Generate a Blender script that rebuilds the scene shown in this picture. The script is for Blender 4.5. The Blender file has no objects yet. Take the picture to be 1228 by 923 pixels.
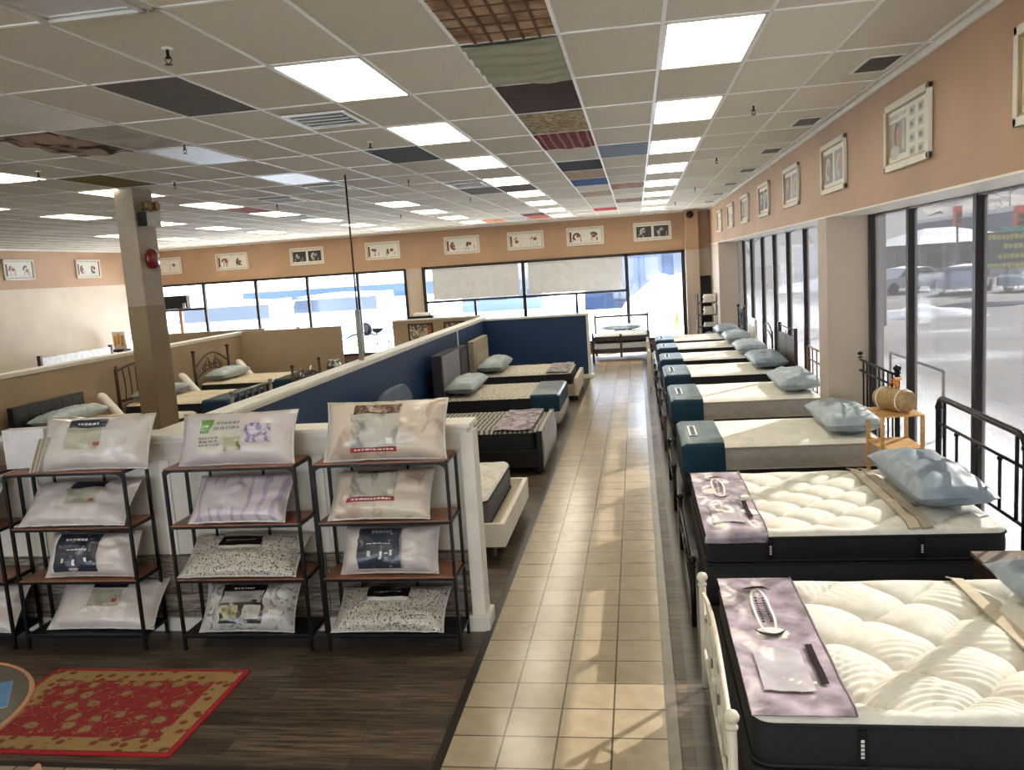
import bpy, bmesh, math, random
from mathutils import Matrix, Vector, noise
PI = math.pi
sc = bpy.context.scene
col = sc.collection
# ------------------------------------------------------------------ materials
def lin(c):
    if isinstance(c, str):
        c = tuple(int(c[i:i+2], 16)/255 for i in (0, 2, 4))
    return tuple((x/12.92 if x <= .04045 else ((x+.055)/1.055)**2.4) for x in c[:3]) + (1.0,)
MC = {}
class NT:
    def __init__(s, name):
        s.m = bpy.data.materials.new(name); s.m.use_nodes = True
        s.t = s.m.node_tree; s.n = s.t.nodes; s.b = s.n['Principled BSDF']
    def add(s, ty, **k):
        n = s.n.new(ty)
        for a, v in k.items():
            if a.startswith('i_'): n.inputs[a[2:].replace('_', ' ')].default_value = v
            else: setattr(n, a, v)
        return n
    def lk(s, a, ao, b, bi): s.t.links.new(a.outputs[ao], b.inputs[bi])
    def coord(s, scale=(1, 1, 1), loc=(0, 0, 0), rot=(0, 0, 0)):
        c = s.add('ShaderNodeTexCoord'); mp = s.add('ShaderNodeMapping')
        mp.inputs['Scale'].default_value = scale; mp.inputs['Location'].default_value = loc; mp.inputs['Rotation'].default_value = rot
        s.lk(c, 'Object', mp, 'Vector'); return mp
    def ramp(s, stops, interp='LINEAR'):
        r = s.add('ShaderNodeValToRGB'); r.color_ramp.interpolation = interp
        e = r.color_ramp.elements
        while len(e) < len(stops): e.new(.5)
        for i, (p, c) in enumerate(stops): e[i].position = p; e[i].color = lin(c)
        return r
    def bump(s, node, out, st=.2, dist=.01):
        b = s.add('ShaderNodeBump'); b.inputs['Strength'].default_value = st; b.inputs['Distance'].default_value = dist
        s.lk(node, out, b, 'Height'); s.lk(b, 'Normal', s.b, 'Normal'); return b
def mix2(c, f):
    if isinstance(c, str): c = tuple(int(c[i:i+2], 16)/255 for i in (0, 2, 4))
    return tuple(min(1, max(0, x*f)) for x in c)
def M(name, c, rough=.6, metal=0, var=.08, scale=8, bump=0, bscale=150, coat=0, stretch=(1, 1, 1), spec=None):
    if name in MC: return MC[name]
    t = NT(name); mp = t.coord(stretch)
    nz = t.add('ShaderNodeTexNoise', i_Scale=scale, i_Detail=4.0); t.lk(mp, 0, nz, 'Vector')
    r = t.ramp([(.3, mix2(c, 1-var)), (.7, mix2(c, 1+var))]); t.lk(nz, 'Fac', r, 'Fac'); t.lk(r, 'Color', t.b, 'Base Color')
    t.b.inputs['Roughness'].default_value = rough; t.b.inputs['Metallic'].default_value = metal
    t.b.inputs['Coat Weight'].default_value = coat; t.b.inputs['Coat Roughness'].default_value = .12
    if spec is not None: t.b.inputs['Specular IOR Level'].default_value = spec
    if bump:
        n2 = t.add('ShaderNodeTexNoise', i_Scale=float(bscale), i_Detail=3.0); t.lk(mp, 0, n2, 'Vector'); t.bump(n2, 'Fac', bump, .01)
    MC[name] = t.m; return t.m
def Mspeck(name, c1, c2, scale=40, rough=.5, coat=0, thr=.5, kind='noise', stretch=(1, 1, 1), dist=0.0, bump=.2):
    if name in MC: return MC[name]
    t = NT(name); mp = t.coord(stretch)
    if kind == 'noise':
        nz = t.add('ShaderNodeTexNoise', i_Scale=float(scale), i_Detail=6.0); nz.inputs['Distortion'].default_value = dist; out = 'Fac'
    elif kind == 'wave':
        nz = t.add('ShaderNodeTexWave', i_Scale=float(scale), i_Distortion=float(dist), i_Detail=2.0); out = 'Fac'
    else:
        nz = t.add('ShaderNodeTexVoronoi', i_Scale=float(scale)); nz.feature = 'DISTANCE_TO_EDGE' if kind == 'crack' else 'F1'; out = 'Distance'
    t.lk(mp, 0, nz, 'Vector')
    w = .03 if kind == 'crack' else .06
    r = t.ramp([(max(0, thr-w), c1), (min(1, thr+w), c2)]); t.lk(nz, out, r, 'Fac'); t.lk(r, 'Color', t.b, 'Base Color')
    t.b.inputs['Roughness'].default_value = rough; t.b.inputs['Coat Weight'].default_value = coat; t.b.inputs['Coat Roughness'].default_value = .15
    t.bump(nz, out, bump, .01)
    MC[name] = t.m; return t.m
def Memit(name, c, st):
    if name in MC: return MC[name]
    t = NT(name); t.b.inputs['Base Color'].default_value = lin(c)
    mp = t.coord(); nz = t.add('ShaderNodeTexNoise', i_Scale=3.0); t.lk(mp, 0, nz, 'Vector')
    r = t.ramp([(.3, mix2(c, .97)), (.7, c)]); t.lk(nz, 'Fac', r, 'Fac'); t.lk(r, 'Color', t.b, 'Emission Color')
    t.b.inputs['Emission Strength'].default_value = st; MC[name] = t.m; return t.m
def Mglass(name, tint, gloss=.05, veil=None):
    if name in MC: return MC[name]
    m = bpy.data.materials.new(name); m.use_nodes = True; n = m.node_tree.nodes; l = m.node_tree.links
    n.remove(n['Principled BSDF']); o = n['Material Output']
    tr = n.new('ShaderNodeBsdfTransparent'); tr.inputs[0].default_value = (*tint, 1)
    gl = n.new('ShaderNodeBsdfGlossy'); gl.inputs['Roughness'].default_value = .03
    mx = n.new('ShaderNodeMixShader'); mx.inputs[0].default_value = gloss
    l.new(tr.outputs[0], mx.inputs[1]); l.new(gl.outputs[0], mx.inputs[2])
    if veil:
        tl = n.new('ShaderNodeBsdfTranslucent'); tl.inputs[0].default_value = (.55, .55, .57, 1); m3 = n.new('ShaderNodeMixShader'); m3.inputs[0].default_value = veil
        l.new(mx.outputs[0], m3.inputs[1]); l.new(tl.outputs[0], m3.inputs[2]); l.new(m3.outputs[0], o.inputs[0])
    else: l.new(mx.outputs[0], o.inputs[0])
    MC[name] = m; return m
# ------------------------------------------------------------------ geometry
class G:
    def __init__(s): s.v = []; s.f = []; s.m = []; s.s = []
    def face(s, idx, m=0, sm=False): s.f.append(tuple(idx)); s.m.append(m); s.s.append(sm)
    def quad(s, a, b, c, d, m=0):
        k = len(s.v); s.v += [a, b, c, d]; s.face((k, k+1, k+2, k+3), m)
    def box(s, x0, x1, y0, y1, z0, z1, m=0, b=0):
        if x0 > x1: x0, x1 = x1, x0
        if y0 > y1: y0, y1 = y1, y0
        if z0 > z1: z0, z1 = z1, z0
        k = len(s.v)
        if b <= 0:
            s.v += [(x, y, z) for z in (z0, z1) for y in (y0, y1) for x in (x0, x1)]
            for f in ((0, 2, 3, 1), (4, 5, 7, 6), (0, 1, 5, 4), (2, 6, 7, 3), (0, 4, 6, 2), (1, 3, 7, 5)): s.face([k+i for i in f], m)
            return
        b = min(b, (x1-x0)*.49, (y1-y0)*.49, (z1-z0)*.49)
        bm = bmesh.new(); bmesh.ops.create_cube(bm, size=1.0)
        for v in bm.verts: v.co = Vector(((x0+x1)/2+v.co.x*(x1-x0), (y0+y1)/2+v.co.y*(y1-y0), (z0+z1)/2+v.co.z*(z1-z0)))
        bmesh.ops.bevel(bm, geom=bm.edges[:], offset=b, segments=2, profile=.7, affect='EDGES')
        bm.verts.ensure_lookup_table(); bm.verts.index_update()
        s.v += [tuple(v.co) for v in bm.verts]
        for f in bm.faces: s.face([k+v.index for v in f.verts], m, False)
        bm.free()
    def obox(s, c, ax, ay, az, m=0):   # oriented box: centre and three half vectors
        c = Vector(c); ax = Vector(ax); ay = Vector(ay); az = Vector(az); k = len(s.v)
        s.v += [tuple(c+ax*i+ay*j+az*l) for l in (-1, 1) for j in (-1, 1) for i in (-1, 1)]
        for f in ((0, 2, 3, 1), (4, 5, 7, 6), (0, 1, 5, 4), (2, 6, 7, 3), (0, 4, 6, 2), (1, 3, 7, 5)): s.face([k+i for i in f], m)
    def tube(s, pts, r, n=8, m=0, closed=False, caps=True):
        pts = [Vector(p) for p in pts]; N = len(pts)
        rr = r if isinstance(r, (list, tuple)) else [r]*N
        k = len(s.v); up = None
        for i, p in enumerate(pts):
            a = pts[i-1] if (i or closed) else p; b = pts[(i+1) % N] if (i < N-1 or closed) else p
            t = (b-a).normalized() if (b-a).length > 1e-9 else Vector((0, 0, 1))
            if up is None: up = Vector((0, 0, 1)) if abs(t.z) < .9 else Vector((1, 0, 0))
            up = (up-t*up.dot(t))
            if up.length < 1e-6: up = t.orthogonal()
            up.normalize(); w = t.cross(up)
            for j in range(n):
                q = 2*PI*j/n; s.v.append(tuple(p+(up*math.cos(q)+w*math.sin(q))*rr[i]))
        for i in range(N if closed else N-1):
            for j in range(n):
                a = k+i*n+j; b = k+i*n+(j+1) % n; c = k+((i+1) % N)*n+(j+1) % n; d = k+((i+1) % N)*n+j
                s.face((a, b, c, d), m, True)
        if caps and not closed:
            s.face([k+j for j in range(n)][::-1], m); s.face([k+(N-1)*n+j for j in range(n)], m)
    def lathe(s, prof, c=(0, 0, 0), n=24, m=0, axis='z', caps=True):
        k = len(s.v); P = len(prof)
        for r, h in prof:
            for j in range(n):
                q = 2*PI*j/n; a, b = r*math.cos(q), r*math.sin(q)
                v = {'z': (a, b, h), 'x': (h, a, b), 'y': (a, h, b)}[axis]
                s.v.append((c[0]+v[0], c[1]+v[1], c[2]+v[2]))
        for i in range(P-1):
            for j in range(n): s.face((k+i*n+j, k+i*n+(j+1) % n, k+(i+1)*n+(j+1) % n, k+(i+1)*n+j), m, True)
        if caps:
            s.face([k+j for j in range(n)][::-1], m); s.face([k+(P-1)*n+j for j in range(n)], m)
    def ball(s, c, r, n=12, m=0, sc_=(1, 1, 1)):
        k = len(s.v)
        for i in range(1, n):
            a = PI*i/n
            for j in range(n):
                q = 2*PI*j/n; s.v.append((c[0]+r*sc_[0]*math.sin(a)*math.cos(q), c[1]+r*sc_[1]*math.sin(a)*math.sin(q), c[2]+r*sc_[2]*math.cos(a)))
        t = len(s.v); s.v += [(c[0], c[1], c[2]+r*sc_[2]), (c[0], c[1], c[2]-r*sc_[2])]
        for j in range(n):
            s.face((t, k+j, k+(j+1) % n), m, True); s.face((t+1, k+(n-2)*n+(j+1) % n, k+(n-2)*n+j), m, True)
            for i in range(n-2): s.face((k+i*n+j, k+(i+1)*n+j, k+(i+1)*n+(j+1) % n, k+i*n+(j+1) % n), m, True)
    def grid(s, fn, nu, nv, m=0, sm=True, u0=0., u1=1., v0=0., v1=1.):
        k = len(s.v)
        for i in range(nu+1):
            for j in range(nv+1): s.v.append(tuple(fn(u0+(u1-u0)*i/nu, v0+(v1-v0)*j/nv)))
        for i in range(nu):
            for j in range(nv):
                a = k+i*(nv+1)+j; s.face((a, a+nv+1, a+nv+2, a+1), m, sm)
    def loop_sides(s, loops, m=0, sm=True, caps=False):
        k = len(s.v); n = len(loops[0])
        for L in loops: s.v += [tuple(p) for p in L]
        for i in range(len(loops)-1):
            for j in range(n): s.face((k+i*n+j, k+i*n+(j+1) % n, k+(i+1)*n+(j+1) % n, k+(i+1)*n+j), m, sm)
        if caps:
            s.face([k+j for j in range(n)][::-1], m); s.face([k+(len(loops)-1)*n+j for j in range(n)], m)
    def build(s, name, mats, parent=None, xf=None):
        me = bpy.data.meshes.new(name)
        vs = s.v if xf is None else [tuple(xf @ Vector(v)) for v in s.v]
        me.from_pydata(vs, [], s.f)
        if not isinstance(mats, (list, tuple)): mats = [mats]
        for mt in mats: me.materials.append(mt)
        for p, mi, sm in zip(me.polygons, s.m, s.s): p.material_index = mi; p.use_smooth = sm
        me.update()
        o = bpy.data.objects.new(name, me); col.objects.link(o)
        if parent is not None: o.parent = parent
        return o
def tag(o, label=None, cat=None, group=None, kind=None):
    if label: o['label'] = label
    if cat: o['category'] = cat
    if group: o['group'] = group
    if kind: o['kind'] = kind
    return o
def thing(name, label, cat, loc=(0, 0, 0), rz=0, group=None):
    o = bpy.data.objects.new(name, None); col.objects.link(o); o.location = loc; o.rotation_euler = (0, 0, rz)
    return tag(o, label, cat, group)
def struct(name, g, m, label=None):
    o = g.build(name, m); o['kind'] = 'structure'
    if label: o['label'] = label
    return o
def smooth_fix(o):
    return o
# ------------------------------------------------------------------ room numbers
H = 2.611; ZC = 3.976; XW = 2.13; XG = 2.62; YF = 25.0; XL = -15.7; YB = -9.0
CW, CD, CX0, CY0 = .6096, 1.2192, .2197, 5.185
PY = 5.75     # front partition face
# ------------------------------------------------------------------ camera
cam = bpy.data.cameras.new('camera'); co = bpy.data.objects.new('camera', cam); col.objects.link(co)
yaw, pit, rol = -.1546, -.1365, -.0667
fw = Vector((math.sin(yaw)*math.cos(pit), math.cos(yaw)*math.cos(pit), math.sin(pit)))
r0 = Vector((math.cos(yaw), -math.sin(yaw), 0)); u0 = r0.cross(fw)
rt = r0*math.cos(rol)+u0*math.sin(rol); up = u0*math.cos(rol)-r0*math.sin(rol)
mw = Matrix((rt, up, -fw)).transposed().to_4x4(); mw.translation = Vector((0, 0, H)); co.matrix_world = mw
cam.sensor_fit = 'HORIZONTAL'; cam.sensor_width = 36; cam.lens = 1002.57/1228*36; cam.clip_start = .05; cam.clip_end = 500
sc.camera = co
sc.view_settings.view_transform = 'Standard'; sc.view_settings.look = 'None'; sc.view_settings.gamma = 1; sc.view_settings.use_curve_mapping = False
sc.view_settings.exposure = 0.92
sc.cycles.use_denoising = True
sc.cycles.max_bounces = 6; sc.cycles.diffuse_bounces = 4; sc.cycles.transparent_max_bounces = 12; sc.cycles.glossy_bounces = 3
sc.cycles.sample_clamp_indirect = 6.0; sc.cycles.caustics_reflective = False; sc.cycles.caustics_refractive = False
# ------------------------------------------------------------------ light
w = bpy.data.worlds.new('world'); sc.world = w; w.use_nodes = True
wn = w.node_tree.nodes; bg = wn['Background']; wl = w.node_tree.links
tc = wn.new('ShaderNodeTexCoord'); sx = wn.new('ShaderNodeSeparateXYZ'); rp = wn.new('ShaderNodeValToRGB')
rp.color_ramp.elements[0].position = 0.0; rp.color_ramp.elements[0].color = (.97, .98, 1.0, 1)
rp.color_ramp.elements[1].position = .5; rp.color_ramp.elements[1].color = (.62, .78, 1.0, 1)
wl.new(tc.outputs['Generated'], sx.inputs[0]); wl.new(sx.outputs['Z'], rp.inputs[0]); wl.new(rp.outputs[0], bg.inputs[0])
bg.inputs[1].default_value = 3.4
sl = bpy.data.lights.new('sun', 'SUN'); so = bpy.data.objects.new('sun', sl); col.objects.link(so)
sl.energy = 40; sl.angle = .009; sl.color = (1.0, .93, .82)
sd = Vector((-.67*1.604, -.742*1.604, -1)).normalized()
so.rotation_euler = sd.to_track_quat('-Z', 'Y').to_euler(); so.location = (8, 20, 12)
# ------------------------------------------------------------------ base materials
mBand = M('peach_paint', 'ab8a6c', .6, var=.04, scale=1.2, bump=.05, bscale=60)
mCream = M('cream_paint', 'd8cbb8', .6, var=.03, scale=1.5, bump=.05, bscale=80)
mGreige = M('greige_paint', 'b5a696', .6, var=.03, scale=1.5)
mWhite = M('white_trim', 'e6e2da', .4, var=.03, scale=4)
mPanelW = M('white_panel_paint', 'd9d5cc', .5, var=.03, scale=2)
mBlue = M('navy_blue_paint', '0b3058', .55, var=.05, scale=1.5)
mTan = M('tan_paint', 'a08c72', .6, var=.04, scale=1.5)
mTanLow = M('tan_paint_low', '8f7c5e', .6, var=.04, scale=2)
mFrameD = M('dark_bronze_metal', '2b2420', .35, .5, var=.1, scale=12)
mBlack = M('black_metal', '141416', .35, .6, var=.1, scale=20)
mBlackFab = M('black_knit', '1a1b20', .8, var=.15, scale=60, bump=.15, bscale=400)
mCreamMetal = M('antique_cream_metal', 'd9d3c2', .4, .0, var=.05, scale=10)
mWoodShelf = M('walnut_laminate', '8a5a40', .4, var=.15, scale=6, stretch=(1, 8, 8))
mWoodDark = M('dark_wood', '3a2620', .4, var=.2, scale=8, stretch=(1, 1, 4))
mBamboo = M('bamboo', 'c69a5c', .4, var=.1, scale=15, stretch=(1, 1, 5))
mTealPil = M('pale_teal_satin', '9dabb1', .38, var=.08, scale=10, bump=.15, bscale=25)
mBluePil = M('slate_blue_satin', '82919d', .36, var=.1, scale=8, bump=.12, bscale=20)
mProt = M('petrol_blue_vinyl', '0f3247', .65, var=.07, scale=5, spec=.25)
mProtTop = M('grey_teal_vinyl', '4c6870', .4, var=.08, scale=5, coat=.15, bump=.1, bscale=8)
mLav = M('lavender_satin', '9c91a0', .27, var=.3, scale=7, coat=.5, bump=.6, bscale=14)
mLavDark = M('plum_print', '2c2329', .9, spec=.1)
mLogoW = M('white_print', 'e8e6e2', .5, var=.03)
mKnitWhite = M('white_knit', 'e2e0d8', .8, var=.04, scale=14, bump=.2, bscale=120)
mSheet = M('off_white_sheet', 'edeae1', .75, var=.04, scale=6, bump=.1, bscale=40)
mGreyTick = M('light_grey_ticking', 'a9a59e', .7, var=.05, scale=14, bump=.2, bscale=30)
mGreyFab = M('grey_upholstery', '84838a', .85, var=.07, scale=30, bump=.15, bscale=300)
mDarkGreyFab = M('charcoal_upholstery', '3a3a42', .85, var=.1, scale=30, bump=.15, bscale=300)
mTanFab = M('beige_upholstery', '9b8f7e', .85, var=.06, scale=30, bump=.15, bscale=300)
mPewter = M('pewter_leather', '8f8a84', .35, .2, var=.06, scale=12)
mBlackLeather = M('black_leather', '151417', .35, var=.15, scale=20, bump=.1, bscale=80)
mSpeck = Mspeck('speckled_knit', '6a665f', 'd8d3c6', 55, .8, thr=.46)
mCreamSheet = M('beige_sheet', 'c3b79f', .8, var=.06, scale=5, bump=.1, bscale=30)
mBeigeBand = M('beige_binding', 'a59b8c', .6, var=.06, scale=10)
mChrome = M('brushed_steel', 'b0b0b0', .25, 1, var=.05)
mShade = M('roller_shade_fabric', 'd2d6dc', .8, var=.03, scale=6)
# -------- patterned materials
def floor_tile_mat():
    t = NT('ceramic_floor_tile'); mp = t.coord((1, 1, 1), (1.1585, -4.334, 0))
    br = t.add('ShaderNodeTexBrick'); br.offset = 0; br.squash = 1
    br.inputs['Scale'].default_value = 1.0; br.inputs['Brick Width'].default_value = .3048; br.inputs['Row Height'].default_value = .3048
    br.inputs['Mortar Size'].default_value = .006; br.inputs['Mortar Smooth'].default_value = .1; br.inputs['Bias'].default_value = 0
    br.inputs['Color1'].default_value = lin('b9ab94'); br.inputs['Color2'].default_value = lin('ada088'); br.inputs['Mortar'].default_value = lin('5b554a')
    t.lk(mp, 0, br, 'Vector')
    nz = t.add('ShaderNodeTexNoise', i_Scale=9.0, i_Detail=8.0); t.lk(mp, 0, nz, 'Vector')
    mx = t.add('ShaderNodeMixRGB', blend_type='MULTIPLY', i_Fac=.55); rr = t.ramp([(.3, 'd8d2c8'), (.7, 'ffffff')]); t.lk(nz, 'Fac', rr, 'Fac')
    t.lk(br, 'Color', mx, 1); t.lk(rr, 'Color', mx, 2); t.lk(mx, 'Color', t.b, 'Base Color')
    t.b.inputs['Roughness'].default_value = .19; t.b.inputs['Specular IOR Level'].default_value = .7
    inv = t.add('ShaderNodeMath', operation='SUBTRACT'); inv.inputs[0].default_value = 1; t.lk(br, 'Fac', inv, 1); t.bump(inv, 0, .3, .002)
    return t.m
def plank_mat(name, c1, c2, mort, rough, lr=False):
    t = NT(name); mp = t.coord((1, 1, 1))
    br = t.add('ShaderNodeTexBrick'); br.offset = .37
    br.inputs['Scale'].default_value = 1.0; br.inputs['Brick Width'].default_value = 1.22; br.inputs['Row Height'].default_value = .152
    br.inputs['Mortar Size'].default_value = .002; br.inputs['Color1'].default_value = lin(c1); br.inputs['Color2'].default_value = lin(c2); br.inputs['Mortar'].default_value = lin(mort)
    t.lk(mp, 0, br, 'Vector')
    m2 = t.coord((2, 26, 1)); nz = t.add('ShaderNodeTexNoise', i_Scale=1.6, i_Detail=8.0); nz.inputs['Distortion'].default_value = .6; t.lk(m2, 0, nz, 'Vector')
    rr = t.ramp([(.35, '4e463e'), (.65, 'ffffff')]); t.lk(nz, 'Fac', rr, 'Fac')
    mx = t.add('ShaderNodeMixRGB', blend_type='MULTIPLY', i_Fac=.8); t.lk(br, 'Color', mx, 1); t.lk(rr, 'Color', mx, 2); t.lk(mx, 'Color', t.b, 'Base Color')
    t.b.inputs['Roughness'].default_value = rough; t.bump(nz, 'Fac', .12, .003)
    return t.m
def stone_mat():
    t = NT('weathered_board'); mp = t.coord((1, 1, 1), rot=(PI/2, 0, 0))
    br = t.add('ShaderNodeTexBrick'); br.offset = .42
    br.inputs['Scale'].default_value = 1.0; br.inputs['Brick Width'].default_value = .7; br.inputs['Row Height'].default_value = .15
    br.inputs['Mortar Size'].default_value = .004; br.inputs['Color1'].default_value = lin('b0a598'); br.inputs['Color2'].default_value = lin('8f857b'); br.inputs['Mortar'].default_value = lin('4a433d')
    t.lk(mp, 0, br, 'Vector')
    m2 = t.coord((3, 3, 22)); nz = t.add('ShaderNodeTexNoise', i_Scale=1.5, i_Detail=8.0); nz.inputs['Distortion'].default_value = 1.2; t.lk(m2, 0, nz, 'Vector')
    rr = t.ramp([(.35, '4c443c'), (.65, 'ffffff')]); t.lk(nz, 'Fac', rr, 'Fac')
    mx = t.add('ShaderNodeMixRGB', blend_type='MULTIPLY', i_Fac=.8); t.lk(br, 'Color', mx, 1); t.lk(rr, 'Color', mx, 2); t.lk(mx, 'Color', t.b, 'Base Color')
    t.b.inputs['Roughness'].default_value = .7; t.bump(nz, 'Fac', .3, .005)
    return t.m
def ceiling_mat():
    t = NT('mineral_fibre_tile'); mp = t.coord((1/CW, 1/CD, 1), (-CX0/CW, -CY0/CD, 0))
    fl = t.add('ShaderNodeVectorMath', operation='FLOOR'); t.lk(mp, 0, fl, 0)
    wnz = t.add('ShaderNodeTexWhiteNoise'); wnz.noise_dimensions = '2D'; t.lk(fl, 0, wnz, 'Vector')
    r = t.ramp([(0, 'd6cfc2'), (.5, 'ddd7ca'), (1, 'e6e0d4')]); t.lk(wnz, 'Value', r, 'Fac')
    m2 = t.coord(); nz = t.add('ShaderNodeTexNoise', i_Scale=180.0, i_Detail=2.0); t.lk(m2, 0, nz, 'Vector')
    rr = t.ramp([(.3, 'e6e4e0'), (.6, 'ffffff')]); t.lk(nz, 'Fac', rr, 'Fac')
    mx = t.add('ShaderNodeMixRGB', blend_type='MULTIPLY', i_Fac=1.0); t.lk(r, 'Color', mx, 1); t.lk(rr, 'Color', mx, 2); t.lk(mx, 'Color', t.b, 'Base Color')
    t.b.inputs['Roughness'].default_value = .9; t.b.inputs['Specular IOR Level'].default_value = .1; t.bump(nz, 'Fac', .1, .003)
    return t.m
def rug_mat(hx, hy):
    t = NT('oriental_rug'); c = t.add('ShaderNodeTexCoord'); s = t.add('ShaderNodeSeparateXYZ'); t.lk(c, 'Object', s, 0)
    def mth(op, a, b=None):
        n = t.add('ShaderNodeMath', operation=op)
        for i, v in enumerate((a, b)):
            if v is None: continue
            if isinstance(v, (int, float)): n.inputs[i].default_value = v
            else: t.lk(v[0], v[1], n, i)
        return (n, 0)
    dx = mth('SUBTRACT', hx, mth('ABSOLUTE', (s, 'X'))); dy = mth('SUBTRACT', hy, mth('ABSOLUTE', (s, 'Y')))
    d = mth('MINIMUM', dx, dy)
    def mask(lo, hi): return mth('MULTIPLY', mth('GREATER_THAN', d, lo), mth('LESS_THAN', d, hi))
    mp = t.coord((1, 1, 1)); v1 = t.add('ShaderNodeTexVoronoi', i_Scale=7.0, i_Randomness=.5); t.lk(mp, 0, v1, 'Vector')
    v2 = t.add('ShaderNodeTexVoronoi', i_Scale=13.0, i_Randomness=.9); t.lk(mp, 0, v2, 'Vector')
    nz = t.add('ShaderNodeTexNoise', i_Scale=22.0, i_Detail=4.0); t.lk(mp, 0, nz, 'Vector')
    f1 = t.ramp([(0, '7a4a3a'), (.12, 'a58458'), (.29, '8f7249'), (.34, '5e2a28'), (.37, '9a2a2e'), (.7, '8a222a')]); 
    sm = mth('ADD', (v1, 'Distance'), mth('MULTIPLY', mth('SUBTRACT', (nz, 'Fac'), .5), .5)); t.lk(sm[0], 0, f1, 'Fac')
    f2 = t.ramp([(0, '8c3028'), (.26, '84402c'), (.30, '6d4a2c'), (.36, 'a08352'), (1, 'aa8d5a')]); t.lk(v2, 'Distance', f2, 'Fac')
    v3 = t.add('ShaderNodeTexVoronoi', i_Scale=10.0, i_Randomness=1.0); v3.feature = 'DISTANCE_TO_EDGE'; wp = t.add('ShaderNodeTexNoise', i_Scale=6.0, i_Detail=3.0); t.lk(mp, 0, wp, 'Vector')
    va = t.add('ShaderNodeVectorMath', operation='MULTIPLY_ADD'); va.inputs[1].default_value = (.16, .16, .16); t.lk(wp, 'Color', va, 0); t.lk(mp, 0, va, 2); t.lk(va, 0, v3, 'Vector')
    vm = mth('MULTIPLY', mth('LESS_THAN', (v3, 'Distance'), .022), mth('GREATER_THAN', (nz, 'Fac'), .50))
    fx_ = t.add('ShaderNodeMixRGB'); fx_.inputs[2].default_value = lin('9c7c55'); t.lk(vm[0], 0, fx_, 0); t.lk(f1, 'Color', fx_, 1); f1 = fx_
    m1 = t.add('ShaderNodeMixRGB'); k = mask(.035, .17); t.lk(k[0], 0, m1, 0); t.lk(f1, 'Color', m1, 1); t.lk(f2, 'Color', m1, 2)
    m2 = t.add('ShaderNodeMixRGB'); m2.inputs[2].default_value = lin('b01f28'); k = mask(-1, .03); t.lk(k[0], 0, m2, 0); t.lk(m1, 'Color', m2, 1)
    m3 = t.add('ShaderNodeMixRGB'); m3.inputs[2].default_value = lin('5a2a22'); k = mask(.03, .036); t.lk(k[0], 0, m3, 0); t.lk(m2, 'Color', m3, 1)
    t.lk(m3, 'Color', t.b, 'Base Color'); t.b.inputs['Roughness'].default_value = .9
    n3 = t.add('ShaderNodeTexNoise', i_Scale=350.0); t.lk(mp, 0, n3, 'Vector'); t.bump(n3, 'Fac', .4, .003)
    return t.m
def snow_ground_mat():
    t = NT('snow_and_asphalt'); mp = t.coord((.12, .30, 1), (3.1, 1.2, 0))
    nz = t.add('ShaderNodeTexNoise', i_Scale=1.0, i_Detail=6.0); t.lk(mp, 0, nz, 'Vector')
    r = t.ramp([(.50, '6c6e70'), (.60, '85878a'), (.68, 'd4d8de')]); t.lk(nz, 'Fac', r, 'Fac')
    s = t.add('ShaderNodeTexCoord'); sp = t.add('ShaderNodeSeparateXYZ'); t.lk(s, 'Object', sp, 0)
    # pavement swept clean on the side street, snow cover behind the store
    a = t.add('ShaderNodeMapRange'); a.inputs['From Min'].default_value = 27; a.inputs['From Max'].default_value = 33; t.lk(sp, 'Y', a, 'Value')
    x = t.add('ShaderNodeMapRange'); x.inputs['From Min'].default_value = 10; x.inputs['From Max'].default_value = 4; t.lk(sp, 'X', x, 'Value')
    mu = t.add('ShaderNodeMath', operation='MULTIPLY'); t.lk(a, 0, mu, 0); t.lk(x, 0, mu, 1)
    mx = t.add('ShaderNodeMixRGB'); mx.inputs[2].default_value = lin('f2f5fa'); t.lk(mu, 0, mx, 0); t.lk(r, 'Color', mx, 1)
    x2 = t.add('ShaderNodeMapRange'); x2.inputs['From Min'].default_value = 6.0; x2.inputs['From Max'].default_value = 4.6; t.lk(sp, 'X', x2, 'Value')
    m2 = t.add('ShaderNodeMixRGB'); m2.inputs[2].default_value = lin('eef1f6'); t.lk(x2, 0, m2, 0); t.lk(mx, 'Color', m2, 1)
    t.lk(m2, 'Color', t.b, 'Base Color'); t.b.inputs['Roughness'].default_value = .85
    n2 = t.add('ShaderNodeTexNoise', i_Scale=4.0, i_Detail=6.0); t.bump(n2, 'Fac', .5, .05)
    return t.m
mTile = floor_tile_mat(); mPlank = plank_mat('dark_plank', '7a6a5a', '4f4236', '1e1812', .42)
mPlankG = plank_mat('grey_plank', '5d5750', '4a453f', '221f1c', .35)
mStone = stone_mat(); mCeil = ceiling_mat(); mTbar = M('white_tbar', 'efeee9', .4, var=.02)
mLightOn = Memit('lit_diffuser', 'fff3d8', 5.0); mLightOff = M('unlit_diffuser', 'c9c9cc', .35, var=.04, scale=2)
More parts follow.
